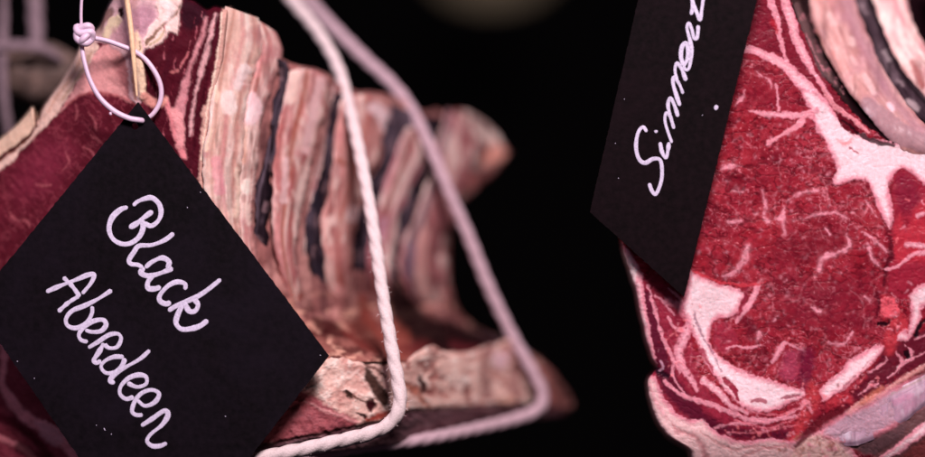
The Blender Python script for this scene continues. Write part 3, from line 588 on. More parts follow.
    P.line([(164, 2), (170, 10), (166, 20)], [8, 8, 5], srgb(252, 226, 222), 3, 0.8, 0.8)
    # dark red muscle between flap and ribs, with fat streaks
    P.poly([(181, -45), (232, -45), (232, 9), (224, 12), (220, 45), (213, 70), (208, 95), (204, 120), (200, 150), (198, 190), (190, 200), (160, 150), (150, 115), (146, 90), (144, 50), (152, 50), (163, 44), (172, 34), (180, 34), (183, 14)], srgb(74, 14, 28), 1.8, 0)
    n = fbm((x + y * 0.2) / 6, y / 30, 231, 4); rg = (x > 140) & (x < 226)
    P.mix(np.where(rg, np.clip(n * 1.3, 0, 1) * 0.5 * (P.c[:, 0] < 0.15), 0), srgb(52, 10, 24), -0.6)
    P.poly([(182, -4), (205, 8), (206, 18), (190, 30), (181, 20)], srgb(40, 16, 26), 4, 0, 0.8)
    P.line([(206, 18), (203, 34), (197, 48), (192, 62), (188, 74), (184, 90), (180, 110), (178, 130)], [2, 4, 5, 3, 4, 8, 9, 6], srgb(198, 128, 134), 2.0, 0.6)
    P.line([(216, 14), (212, 28), (209, 42), (206, 56), (201, 72), (196, 92), (192, 115), (190, 135)], [3, 5, 4, 6, 4.5, 2.5, 3, 3], srgb(212, 156, 158), 1.9, 0.6)
    for k in range(90):
        fx = random.uniform(148, 218); fy = random.uniform(12, 170)
        P.line([(fx, fy), (fx - random.uniform(0, 2), fy + random.uniform(4, 14))], [0.3, random.uniform(0.5, 1.8), 0.3], random.choice([srgb(190, 90, 104), srgb(40, 6, 18), srgb(130, 40, 56)]), 1.1, 0.2, 0.6)
    P.line([(166, 100), (172, 120), (178, 140), (184, 156)], [4, 6, 7, 6], srgb(220, 130, 136), 1.8, 0.8)
    P.line([(174, 112), (180, 124), (180, 145)], [8, 9, 8], srgb(226, 150, 152), 2, 0.8)
    P.line([(188, 52), (183, 62), (180, 68)], [2, 2.5, 1], srgb(206, 110, 116), 1.2, 0.4, 0.8)
    P.line([(172, 72), (178, 70)], [2, 2], srgb(200, 110, 110), 1.2, 0.3, 0.7)
    P.line([(144, 96), (152, 102), (162, 102), (166, 98)], [8, 9, 7, 3], srgb(226, 152, 140), 2, 0.8, 0.9)
    P.line([(218, 8), (215, 30), (210, 54), (205, 88), (198, 120), (194, 150)], [2, 2, 2, 2, 2, 2], srgb(60, 8, 22), 1.2, -0.8, 0.8)
    # brownish dry border where the ribs start
    P.poly([(222, 6), (236, 4), (236, 500), (196, 500), (200, 150), (208, 100), (216, 60)], srgb(200, 150, 138), 1.5, 0.8)
    P.line([(222, 12), (218, 55), (211, 90), (206, 120), (202, 160)], [1.5, 1.8, 2, 2, 2], srgb(236, 206, 186), 1, 0.8, 0.9)
    C = P.c.reshape(X.shape + (3,)); H = P.h.reshape(X.shape)
    D = 8 + np.clip(140 - X, 0, 300) * 0.42 - 1.5 * H - 2.5 * fbm(X / 30, Y / 30, 241, 3) - 0.6 * fbm(X / 8, Y / 8, 243, 3) - 0.12 * fbm(X / 2.4, Y / 2.4, 245, 3)
    e = np.clip((Y - YT[None]) / 12, 0, 1); D = D + 10 * (1 - np.sqrt(np.clip(1 - (1 - e) ** 2, 0, 1)))
    D = D - 10 * np.exp(-((X - 138) / 16) ** 2) * sst(110, 60, Y)
    eg = np.interp(Y, [0, 60, 100, 150, 500], [227, 221, 212, 203, 199]); D = D + 26 * sst(0, 7, X - eg)
    a = close_body(X, Y, D, C, 110)
    return grid_mesh('cut_face', *a[:3], a[3], M_dry, L0)
left_face()

dep = lambda x: np.interp(x, [200, 230, 300, 400, 505, 560], [4, 20, 96, 225, 375, 430])
def dd(pts, off=0): return [(a, b, float(dep(a)) + off) for a, b in pts]

def chest_wall():
    """pleura sheet behind the ribs, folding forward at the bottom into the shelf above the sawn slab"""
    xs = np.arange(214, 545, 1.0)
    yt = smooth([(200, 14), (222, 14), (240, 14), (256, 22), (270, 36), (282, 58), (300, 66), (325, 72), (345, 88), (372, 92), (392, 95), (408, 104), (424, 111), (440, 112), (450, 150), (448, 250), (454, 300), (470, 322), (500, 340), (530, 352), (545, 360)], 6)
    YT = np.interp(xs, yt[:, 0], yt[:, 1]) + 1.5 * fbm(xs / 9, xs * 0, 303, 3)
    yb = np.interp(xs, [200, 328, 360, 410, 430, 470, 530, 560], [362, 362, 362, 362, 358, 362, 374, 386])
    nr = 420; v = np.linspace(0, 1, nr)
    X = np.repeat(xs[None], nr, 0); Y = YT[None] + (yb - YT)[None] * v[:, None]
    P = Paint(X, Y, srgb(168, 108, 104), 3, 12, 301); x, y = P.X, P.Y
    n = fbm(x / 9, y / 50, 311, 4); P.mix(np.clip(0.5 + n, 0, 1) * 0.7, srgb(70, 40, 46), -1)
    n = fbm(x / 7, y / 40, 313, 4); P.mix(np.clip(n * 2, 0, 1) * 0.7, srgb(206, 150, 142), 0.6)
    P.poly([(280, 290), (300, 318), (330, 322), (360, 316), (385, 330), (420, 352), (440, 370), (290, 380)], srgb(150, 92, 84), 8, 0.5)
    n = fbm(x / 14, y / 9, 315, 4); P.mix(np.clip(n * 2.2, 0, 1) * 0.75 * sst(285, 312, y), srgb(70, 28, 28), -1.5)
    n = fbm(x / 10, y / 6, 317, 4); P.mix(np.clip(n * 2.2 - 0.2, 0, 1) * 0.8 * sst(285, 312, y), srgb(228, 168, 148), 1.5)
    P.poly([(312, 316), (330, 320), (346, 330), (352, 338), (336, 338), (318, 330)], srgb(60, 20, 22), 4, -2.5, 0.9)
    P.poly([(345, 322), (375, 318), (392, 345), (372, 352), (352, 340)], srgb(120, 58, 52), 5, -1, 0.8)
    P.line([(342, 330), (358, 342), (376, 352)], [4, 6, 5], srgb(110, 46, 42), 3, -1.5, 0.8)
    P.line([(362, 300), (368, 320), (380, 336)], [12, 10, 6], srgb(150, 70, 60), 4, -1, 0.7)
    P.poly([(388, 270), (402, 285), (430, 315), (460, 322), (500, 340), (555, 350), (555, 372), (470, 358), (430, 356), (408, 345), (390, 320)], srgb(22, 7, 10), 6, -1.5, 0.97)  # shadow in the hollow below the ribs, painted into the pigment
    P.poly([(388, 318), (404, 330), (412, 350), (400, 362), (386, 358)], srgb(140, 66, 56), 6, 0, 0.8)
    P.poly([(398, 348), (420, 340), (440, 352), (420, 362)], srgb(100, 40, 40), 6, 0, 0.8)
    P.line([(452, 344), (470, 348), (490, 352)], [8, 8, 6], srgb(96, 34, 40), 4, 0, 0.6)
    C = P.c.reshape(X.shape + (3,)); H = P.h.reshape(X.shape)
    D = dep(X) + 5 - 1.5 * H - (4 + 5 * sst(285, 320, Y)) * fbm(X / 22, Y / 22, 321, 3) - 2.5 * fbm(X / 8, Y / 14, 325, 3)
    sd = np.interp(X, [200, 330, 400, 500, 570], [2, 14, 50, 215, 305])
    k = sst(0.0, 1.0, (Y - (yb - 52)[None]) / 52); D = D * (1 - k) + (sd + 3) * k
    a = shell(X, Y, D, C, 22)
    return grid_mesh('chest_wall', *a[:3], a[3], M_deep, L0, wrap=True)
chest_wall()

rb = dict(mat=M_bone, parent=L0)
ribbon('rib', dd([(226, 6), (220, 40), (213, 80), (207, 118), (203, 155), (206, 200), (216, 250), (230, 300)], 0), dd([(258, 18), (262, 45), (252, 80), (246, 118), (242, 155), (240, 200), (244, 250), (254, 300)], 0), [10, 12, 12, 12],
       rib_col(cream, srgb(188, 132, 118), [(0.22, 0.05, srgb(176, 120, 104), 0.55, -0.8), (0.52, 0.06, srgb(206, 124, 130), 0.45, -0.8), (0.8, 0.06, srgb(190, 116, 108), 0.5, -0.8)],
               [([(212, 82), (218, 98)], [3, 7], srgb(240, 208, 186), 0.8), ([(228, 96), (230, 108)], [12, 14], srgb(250, 222, 216), 0.8), ([(244, 70), (238, 85)], [12, 10], srgb(252, 226, 224), 0.7), ([(210, 128), (206, 150)], [3, 3], srgb(236, 206, 180), 0.7),
                ([(216, 160), (220, 190)], [9, 12], srgb(224, 140, 154), 0.6), ([(236, 170), (240, 190), (236, 215)], [4, 6, 6], srgb(250, 216, 196), 0.7)], 401, ba=0.5),
       nu=110, step=0.9, rough=1.6, seed=21, **rb)
ribbon('rib', dd([(252, 16), (260, 45), (250, 82), (244, 120), (240, 155), (238, 200), (240, 250), (250, 300)], 3), dd([(276, 32), (284, 52), (276, 78), (266, 110), (260, 150), (253, 190), (252, 225), (262, 280)], 3), [7, 9, 10, 8],
       rib_col(srgb(212, 150, 144), srgb(172, 104, 92), [(0.05, 0.06, srgb(160, 92, 80), 0.6, -1), (0.95, 0.08, srgb(150, 96, 96), 0.6, 0)],
               [([(252, 96), (256, 108), (250, 120)], [9, 14, 9], srgb(248, 208, 212), 0.8), ([(247, 182), (246, 192)], [6, 7], srgb(255, 228, 216), 0.9), ([(256, 60), (258, 75)], [8, 7], srgb(220, 150, 150), 0.5), ([(246, 205), (248, 222)], [6, 6], srgb(250, 214, 202), 0.8),
                ([(244, 130), (243, 160)], [6, 8], srgb(210, 152, 126), 0.5)], 403), nu=90, step=0.9, rough=1.6, seed=22, **rb)
ribbon('rib', dd([(293, 66), (287, 82), (280, 115), (274, 155), (270, 200), (274, 245), (284, 285), (296, 325)], -2), dd([(326, 72), (332, 86), (326, 115), (316, 155), (308, 195), (298, 235), (300, 285), (312, 330)], -2), [9, 12, 13, 9],
       rib_col(srgb(212, 146, 144), srgb(166, 92, 88), [(0.42, 0.07, srgb(160, 84, 66), 0.85, -2.2), (0.97, 0.06, srgb(120, 70, 66), 0.6, 0)],
               [([(296, 74), (292, 100)], [9, 8], srgb(246, 208, 196), 0.8), ([(322, 80), (314, 110), (306, 150)], [10, 10, 8], srgb(244, 200, 200), 0.7), ([(286, 160), (284, 200)], [6, 8], srgb(246, 206, 206), 0.7)], 405, tail=(0.8, 1, srgb(206, 120, 96), 0.6)),
       nu=100, step=1.0, rough=1.8, cap0=0.03, seed=23, sink=22, **rb)
ribbon('rib', dd([(330, 84), (326, 120), (318, 160), (309, 200), (302, 240), (302, 275), (306, 300)], 6), dd([(338, 88), (334, 122), (327, 160), (318, 195), (310, 235), (310, 270), (314, 300)], 6), [5, 6, 5],
       rib_col(srgb(176, 128, 128), srgb(96, 62, 62), [(0.2, 0.12, srgb(84, 44, 42), 0.8, -0.5)], [], 407), nu=40, rough=1.2, seed=24, sink=22, **rb)
ribbon('rib', dd([(342, 92), (338, 112), (333, 150), (328, 190), (322, 225), (324, 262), (328, 292), (334, 318)], -4), dd([(384, 96), (391, 114), (378, 150), (364, 190), (354, 225), (352, 262), (352, 290), (350, 316)], -4), [10, 13, 13, 12],
       rib_col(srgb(206, 144, 138), srgb(160, 92, 90), [(0.55, 0.06, srgb(180, 92, 76), 0.6, -1.5)],
               [([(374, 108), (384, 116), (388, 130)], [12, 14, 8], srgb(248, 214, 218), 0.8), ([(338, 160), (344, 164)], [5, 5], srgb(150, 76, 56), 0.8), ([(352, 210), (352, 218)], [9, 10], srgb(250, 208, 208), 0.8), ([(340, 292), (342, 302)], [14, 14], srgb(236, 170, 166), 0.7)], 409),
       nu=100, step=1.0, rough=1.8, cap0=0.04, cap1=0.2, seed=25, sink=22, **rb)
ribbon('rib', dd([(408, 122), (398, 145), (386, 180), (374, 215), (366, 250), (364, 290), (368, 320)], -2), dd([(430, 140), (424, 162), (410, 190), (400, 222), (392, 255), (388, 288), (384, 318)], -2), [9, 10, 9],
       rib_col(srgb(176, 108, 116), srgb(110, 62, 62), [(0.4, 0.1, srgb(140, 78, 70), 0.8, -1.5)], [([(384, 220), (380, 240)], [6, 6], srgb(196, 150, 170), 0.6)], 411, tail=(0.7, 1, srgb(90, 44, 44), 0.8)), nu=70, rough=1.8, cap0=0.04, cap1=0.2, seed=26, sink=22, **rb)  # colour darkened to stand for light fading towards the right
ribbon('rib', dd([(446, 108), (440, 140), (428, 175), (418, 210), (404, 240), (398, 265), (404, 290), (416, 312)], -8), dd([(470, 124), (476, 150), (466, 180), (456, 205), (450, 235), (446, 265), (450, 292), (462, 318)], -8), [8, 12, 14, 9],
       rib_col(srgb(160, 98, 100), srgb(100, 58, 60), [(0.18, 0.09, srgb(84, 66, 80), 0.8, -1.5)],  # also coloured dimmer, for the weaker light at the far end
               [([(425, 232), (420, 260), (424, 292)], [10, 14, 14], srgb(206, 150, 144), 0.7), ([(412, 245), (410, 275)], [8, 9], srgb(112, 94, 112), 0.7), ([(440, 190), (444, 220)], [12, 12], srgb(176, 106, 112), 0.6)], 413, tail=(0.86, 1, srgb(120, 66, 56), 0.7)),
       nu=80, rough=2.0, cap1=0.12, seed=27, sink=22, **rb)
# flared tip of the last rib
ribbon('rib_tip', dd([(438, 132), (446, 116), (462, 110), (480, 118), (498, 136), (510, 151)], 6), dd([(436, 196), (446, 204), (464, 200), (478, 188), (496, 172), (511, 155)], 6), [10, 16, 16, 12, 8],
       rib_col(srgb(150, 92, 90), srgb(84, 48, 52), [], [([(494, 150), (500, 154), (488, 160)], [10, 12, 12], srgb(232, 156, 140), 0.9), ([(452, 124), (464, 122)], [6, 6], srgb(170, 122, 96), 0.8), ([(448, 140), (462, 150), (466, 168)], [9, 10, 9], srgb(60, 42, 50), 0.85),
                                                     ([(468, 176), (474, 184)], [9, 9], srgb(176, 106, 104), 0.7)], 415, blot=srgb(110, 60, 56)), M_bone, L0, nu=70, rough=2.0, cap0=0.1, cap1=0.12, seed=28)
# dark gristle strips between the ribs; last two widened to stand for shading
for Lp, Rp, sd_ in [([(276, 58), (282, 80), (272, 115), (266, 150), (258, 190), (254, 225), (256, 260)], [(288, 62), (294, 80), (284, 115), (276, 155), (270, 195), (268, 230), (272, 265)], 31),
                    ([(334, 92), (328, 130), (318, 170), (310, 205), (306, 235), (308, 270), (314, 300)], [(346, 96), (342, 130), (333, 165), (328, 200), (322, 235), (324, 270), (330, 304)], 33),
                    ([(384, 100), (386, 130), (376, 165), (362, 200), (352, 240), (350, 290)], [(420, 116), (420, 145), (406, 175), (392, 210), (382, 250), (376, 300)], 34),
                    ([(424, 118), (416, 150), (402, 185), (392, 220), (384, 260), (382, 300)], [(454, 116), (446, 160), (430, 195), (418, 230), (412, 262), (410, 305)], 35)]:
    ribbon('gristle', dd(Lp, 2), dd(Rp, 2), [8, 8, 8], rib_col(srgb(44, 32, 40), srgb(22, 14, 20), [], [([(a + 5 + (k * 7) % 5, b + 12), (a + 6, b + 20)], [3, 4], srgb(150, 116, 122), 0.6) for k, (a, b) in enumerate(Lp)], sd_ + 400, blot=srgb(50, 44, 56), lightc=srgb(104, 86, 98)), M_deep, L0, nu=60, rough=3.4, seed=sd_, sink=14)
# thin rear lip
tube('rear_lip', [(436, 312, 280), (456, 326, 290), (480, 338, 290), (508, 347, 280), (530, 356, 270)], [3, 4.5, 5, 5, 4], flesh('lip_membrane'), L0, wob=0.3, seed=3)
bpy.data.materials['lip_membrane'].node_tree.nodes['Principled BSDF'].inputs['Base Color'].default_value = (0.16, 0.08, 0.1, 1)
for l in list(bpy.data.materials['lip_membrane'].node_tree.links):
    if l.to_socket.name == 'Base Color': bpy.data.materials['lip_membrane'].node_tree.links.remove(l)

def slab():
    """sawn chine: cream bone and fat full of holes, darker underside"""
    xs = np.arange(196, 573, 0.8)
    T = smooth([(196, 372), (300, 368), (326, 358), (342, 357), (360, 361), (378, 364), (400, 362), (418, 352), (432, 346), (450, 352), (470, 352), (492, 345), (508, 340), (524, 350), (540, 360), (554, 374), (566, 390), (572, 402)], 6)
    B = smooth([(196, 500), (232, 470), (270, 462), (330, 452), (400, 442), (470, 430), (520, 420), (548, 417), (564, 414), (572, 406)], 6)
    YT = np.interp(xs, T[:, 0], T[:, 1]) + 1.6 * fbm(xs / 8, xs * 0, 501, 3); YB = np.interp(xs, B[:, 0], B[:, 1])
    nr = 200; v = np.linspace(0, 1, nr); X = np.repeat(xs[None], nr, 0); Y = YT + (YB - YT)[None] * v[:, None]
    P = Paint(X, Y, srgb(228, 184, 172), 2.4, 8, 511); x, y = P.X, P.Y
    n = fbm(x / 12, y / 9, 521, 4); P.mix(np.clip(n * 2, 0, 1) * 0.7, srgb(190, 128, 120), -0.8)
    n = fbm(x / 7, y / 6, 523, 4); P.mix(np.clip(n * 1.8 - 0.1, 0, 1) * 0.8, srgb(252, 228, 218), 0.8)
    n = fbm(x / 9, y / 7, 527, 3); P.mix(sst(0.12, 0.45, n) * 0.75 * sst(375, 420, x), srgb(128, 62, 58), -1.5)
    # reddish meat at the left
    P.poly([(196, 480), (240, 440), (288, 396), (304, 392), (320, 400), (340, 412), (356, 420), (350, 430), (300, 440), (250, 452), (200, 500)], srgb(150, 66, 76), 3, -0.8, 0.95)
    P.poly([(290, 398), (304, 394), (314, 402), (300, 410)], srgb(196, 100, 104), 4, 0, 0.7)
    n = fbm(x / 5, y / 4, 529, 3); P.mix(np.clip(n * 1.3, 0, 1) * 0.5 * (x < 345) * (y > 400), srgb(96, 40, 54), -0.8)
    P.line([(304, 402), (325, 410), (345, 418), (360, 424)], [2, 3, 3, 2], srgb(216, 150, 150), 1.5, 1, 0.8)
    P.line([(346, 393), (352, 398)], [4, 4], srgb(60, 36, 30), 1.2, -3)
    P.line([(352, 396), (362, 400), (368, 406)], [1, 2, 1], srgb(110, 66, 56), 1, -1)
    P.poly([(366, 402), (373, 400), (376, 406), (372, 411), (366, 409)], srgb(60, 20, 26), 1.2, -3)
    P.line([(358, 414), (366, 418)], [3.5, 4], srgb(50, 24, 24), 1.2, -2.5)
    P.line([(368, 420), (378, 416), (388, 412)], [5, 7, 4], srgb(150, 60, 50), 2, -1)
    P.poly([(366, 366), (372, 372), (382, 386), (388, 398), (387, 410), (378, 400), (370, 388), (365, 378)], srgb(70, 46, 40), 2.0, -3)
    P.line([(364, 364), (376, 370), (386, 378)], [3, 3, 2], srgb(84, 40, 34), 1.4, -2, 0.9)
    P.line([(420, 380), (424, 386), (422, 392)], [6, 7, 5], srgb(50, 18, 20), 2.5, -3)
    P.line([(406, 384), (414, 390), (422, 400), (430, 408)], [5, 7, 7, 4], srgb(160, 90, 72), 3, -2, 0.85)
    P.line([(440, 372), (432, 384), (446, 398)], [4, 5, 6], srgb(170, 104, 96), 3, -1.5, 0.7)
    P.line([(490, 350), (484, 372), (488, 395)], [12, 10, 12], srgb(120, 66, 66), 4, -2, 0.7)
    P.line([(520, 352), (516, 380), (514, 400)], [10, 14, 12], srgb(130, 76, 76), 5, -1, 0.7)
    P.poly([(494, 352), (508, 354), (506, 366), (494, 366)], srgb(222, 180, 190), 3, 1, 0.8)
    P.poly([(498, 398), (512, 396), (514, 408), (500, 408)], srgb(232, 180, 160), 3, 1, 0.8)
    P.poly([(540, 356), (556, 372), (575, 400), (572, 412), (550, 414), (545, 390)], srgb(156, 84, 82), 4, 0, 0.85)
    P.line([(548, 376), (560, 390), (566, 402)], [3, 4, 4], srgb(70, 40, 36), 3, -1, 0.7)
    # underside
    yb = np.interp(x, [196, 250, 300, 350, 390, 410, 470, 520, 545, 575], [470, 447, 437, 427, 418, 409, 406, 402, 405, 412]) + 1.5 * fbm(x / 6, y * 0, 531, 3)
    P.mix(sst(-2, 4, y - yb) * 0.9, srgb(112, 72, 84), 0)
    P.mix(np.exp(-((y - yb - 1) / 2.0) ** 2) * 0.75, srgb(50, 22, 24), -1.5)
    C = P.c.reshape(X.shape + (3,)); H = P.h.reshape(X.shape)
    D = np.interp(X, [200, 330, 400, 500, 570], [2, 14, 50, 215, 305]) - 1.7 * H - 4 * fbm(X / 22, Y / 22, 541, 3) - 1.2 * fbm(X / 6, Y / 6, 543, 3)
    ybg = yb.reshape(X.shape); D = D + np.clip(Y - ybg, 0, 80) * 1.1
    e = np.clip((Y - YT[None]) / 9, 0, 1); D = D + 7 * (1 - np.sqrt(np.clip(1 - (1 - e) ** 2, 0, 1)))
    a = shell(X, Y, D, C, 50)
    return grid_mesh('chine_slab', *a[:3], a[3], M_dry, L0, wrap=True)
slab()

# ================================================================== TWINE
tA = tube('butcher_twine', [(262, -40, 300), (292, 0, 250), (318, 32, 215), (338, 68, 180), (350, 110, 140), (362, 165, 95), (372, 220, 60), (382, 290, 30), (392, 350, 8), (399, 388, -2), (399, 408, -6), (389, 424, -6),
                            (368, 434, -6), (335, 442, -4), (300, 450, -4), (262, 458, -4), (215, 472, 0)], [6.2, 6.0, 6.0, 6.2, 6.4, 6.6, 7.2, 7.4, 7.4], M_twine, lobes=3, twist=0.10, nth=30, wob=0.06, seed=5)
tag(tA, 'pale twisted twine running down in front of the ribs, the nearer one', 'twine', 'twines tied round the dry aged rack')
tB = tube('butcher_twine', [(278, -40, 330), (303, -6, 320), (332, 26, 285), (366, 60, 265), (388, 80, 254), (408, 104, 245), (424, 134, 238), (437, 163, 233), (449, 192, 230), (468, 235, 230), (488, 285, 230), (512, 335, 232), (534, 374, 232), (543, 395, 230), (537, 410, 225),
                            (512, 420, 210), (470, 430, 165), (420, 440, 110), (360, 447, 70), (300, 458, 40), (240, 472, 30)], [5.8, 5.8, 5.8, 5.8, 5.8, 6, 6.4, 6.4, 6], M_twine2, lobes=3, twist=0.11, nth=30, wob=0.06, seed=6)
tag(tB, 'pale twisted twine slanting down to the far right corner of the rack', 'twine', 'twines tied round the dry aged rack')
def fuzz(parent, pts, n, seed):
    rnd = random.Random(seed); P = smooth(pts, 8); bm_rows = []
    me = bpy.data.meshes.new('loose_fibres'); bm = bmesh.new()
    for k in range(n):
        i = rnd.randrange(len(P) - 1); p = P[i] + (P[i + 1] - P[i]) * rnd.random(); a = rnd.uniform(0, 6.28); r0 = 7.2
        q = p + np.array([math.cos(a) * r0, math.sin(a) * r0 * 0.4, -abs(math.sin(a)) * r0 * 0.6]); l = rnd.uniform(2, 5); b = a + rnd.uniform(-1.2, 1.2)
        r = q + np.array([math.cos(b) * l, math.sin(b) * l, -0.5]); s = 0.14
        v = []
        for c in (q, r):
            for o in ((s, 0), (-s * .5, s * .87), (-s * .5, -s * .87)):
                v.append(bm.verts.new([float(t) for t in at(c[0] + o[0], c[1] + o[1], c[2])]))
        for j in range(3): bm.faces.new((v[j], v[(j + 1) % 3], v[3 + (j + 1) % 3], v[3 + j]))
        bm.faces.new(v[:3]); bm.faces.new(v[3:])
    bm.to_mesh(me); bm.free(); return link(me, 'loose_fibres', M_twine, parent)
fuzz(tA, [(372, 220, 60), (382, 290, 30), (392, 350, 8), (399, 388, -2), (399, 408, -6), (389, 424, -6), (368, 434, -6), (335, 442, -4), (300, 450, -4)], 160, 3)

# ================================================================== NAME CARDS
def card(name, outline, plane, hole, loc_c, T=3.2, mat=None):
    """slate card; plane(px,py)->d"""
    root = empty(name, at(loc_c[0], loc_c[1], plane(*loc_c)))
    P = []
    for a, b in zip(outline, outline[1:] + outline[:1]):
        n = int(math.hypot(b[0] - a[0], b[1] - a[1]) / 1.6)
        nx, ny = (b[1] - a[1]), -(b[0] - a[0]); l = math.hypot(nx, ny); nx /= l; ny /= l
        for k in range(n):
            t = k / n; j = 0.55 * float(fbm(np.array(k / 2.2 + a[0]), np.array(a[1]), 9, 3)) * min(1, t * 10, (1 - t) * 10)
            P.append((a[0] + (b[0] - a[0]) * t + nx * j, a[1] + (b[1] - a[1]) * t + ny * j))
    loops = [P]
    if hole: loops.append([(hole[0] + hole[2] * math.cos(t * math.tau / 20), hole[1] + hole[2] * math.sin(t * math.tau / 20)) for t in range(20)])
    bm = bmesh.new(); o = np.array(root.location); es = []; rings = []
    for Lq in loops:
        vs_ = [bm.verts.new(np.array(at(x, y, plane(x, y))) - o) for x, y in Lq]
        rings.append(vs_)
        es += [bm.edges.new((vs_[i], vs_[(i + 1) % len(vs_)])) for i in range(len(vs_))]
    r = bmesh.ops.triangle_fill(bm, use_beauty=True, edges=es)
    fs = [f for f in r['geom'] if isinstance(f, bmesh.types.BMFace)]
    ex = bmesh.ops.extrude_face_region(bm, geom=fs)
    bmesh.ops.translate(bm, verts=[v for v in ex['geom'] if isinstance(v, bmesh.types.BMVert)], vec=(0, T * S, 0))
    bmesh.ops.recalc_face_normals(bm, faces=bm.faces)
    me = bpy.data.meshes.new('board'); bm.to_mesh(me); bm.free()
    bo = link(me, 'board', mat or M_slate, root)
    bv = bo.modifiers.new('bevel', 'BEVEL'); bv.width = 0.45 * S; bv.segments = 2; bv.limit_method = 'ANGLE'; bv.angle_limit = 1.0
    return root
def strokes(name, root, plane, S_, r, seed=0):
    me = bpy.data.meshes.new(name); bm = bmesh.new(); rnd = random.Random(seed)
    for i, st in enumerate(S_):
        q = [(x, y, plane(x, y) - 0.25 - 0.05 * (i % 5)) for x, y in st]
        tmp = tube('tmp', q, [r * rnd.uniform(0.7, 1.15) for _ in range(8)], M_paint, root, n_s=max(10, int(sum(math.hypot(b[0] - a[0], b[1] - a[1]) for a, b in zip(st, st[1:])) / 0.9)), nth=14, flat=0.06, wob=0.14, seed=seed + i)
        bm.from_mesh(tmp.data); d = tmp.data; bpy.data.objects.remove(tmp); bpy.data.meshes.remove(d)
    bm.to_mesh(me); bm.free(); o = link(me, name, M_paint, root)
    for p in me.polygons: p.use_smooth = True
    return o
plA = lambda x, y: -10 - 0.035 * (y - 102) - 0.03 * (x - 138)
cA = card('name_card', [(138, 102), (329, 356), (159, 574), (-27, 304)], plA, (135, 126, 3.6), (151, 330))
tag(cA, 'black diamond-hung card hand-lettered Black Aberdeen in white', 'sign', 'black hand-lettered name cards')
strokes('lettering', cA, plA, [
    [(128, 207), (120, 210), (112, 218), (109, 229), (113, 239), (122, 244), (131, 243), (139, 237), (143, 228), (142, 220)],
    [(133, 206), (137, 202), (144, 199), (152, 198), (159, 204), (161, 213), (158, 221), (151, 226), (144, 223)],
    [(129, 228), (136, 224), (142, 219), (153, 211)],
    [(174, 233), (165, 240), (152, 245), (139, 246), (134, 252), (129, 260), (131, 264), (138, 265), (143, 268)],
    [(145, 268), (152, 262), (162, 258), (169, 262), (167, 269)],
    [(173, 268), (161, 273), (149, 276), (141, 273), (144, 267)],
    [(153, 275), (148, 282), (148, 288), (154, 289), (161, 287)],
    [(185, 290), (185, 284), (177, 282), (168, 286), (160, 295), (160, 301), (166, 304), (171, 302)],
    [(168, 311), (178, 305), (190, 300), (200, 295), (210, 288), (221, 279)],
    [(184, 302), (189, 311), (195, 311), (198, 305), (194, 299)],
    [(183, 304), (178, 314), (176, 323), (181, 329), (190, 329), (200, 326), (208, 320)]], 2.75, 1)
strokes('lettering', cA, plA, [
    [(46, 292), (60, 286), (78, 279), (88, 275), (94, 275), (91, 283), (82, 294)], [(63, 277), (72, 286), (80, 297)], [(79, 296), (68, 303), (58, 312)],
    [(112, 290), (98, 299), (84, 306), (72, 311), (66, 319), (68, 326), (77, 328), (87, 322), (92, 313), (92, 306)],
    [(85, 330), (92, 332), (101, 331), (106, 325), (103, 320), (94, 321), (85, 326), (79, 334), (81, 340), (88, 342)],
    [(88, 348), (98, 342), (109, 335), (118, 334), (121, 339), (117, 347), (109, 348), (104, 344)], [(104, 343), (99, 352), (94, 360), (97, 363), (101, 360)],
    [(124, 357), (114, 357), (105, 361), (101, 367), (106, 373), (115, 372), (122, 366), (125, 358)], [(150, 350), (140, 359), (126, 367), (115, 374), (110, 381), (115, 383)],
    [(127, 383), (137, 387), (146, 384), (146, 377), (139, 375), (129, 378), (121, 386), (120, 394), (126, 399), (134, 397)],
    [(137, 400), (145, 406), (155, 402), (159, 394), (152, 390), (142, 393), (135, 401), (132, 411), (136, 415), (143, 415)],
    [(141, 426), (152, 419), (164, 411), (168, 415), (162, 425), (151, 434), (147, 441), (152, 446), (160, 446), (167, 443)]], 2.4, 40)
def specks(root, plane, pts, seed):
    for k, (x, y, e) in enumerate(pts): strokes('speck', root, plane, [[(x, y), (x + 0.5, y + 0.6 * e), (x + 0.6 * e, y + 1.0 * e)]], 0.42, seed + k)
specks(cA, plA, [(187, 207, 1), (320, 355, 0.6), (225, 416, 0.7), (17, 361, 0.8), (34, 378, 0.7), (104, 428, 2.4), (96, 425, 0.6), (111, 434, 0.7), (200, 192, 0.5), ], 7)

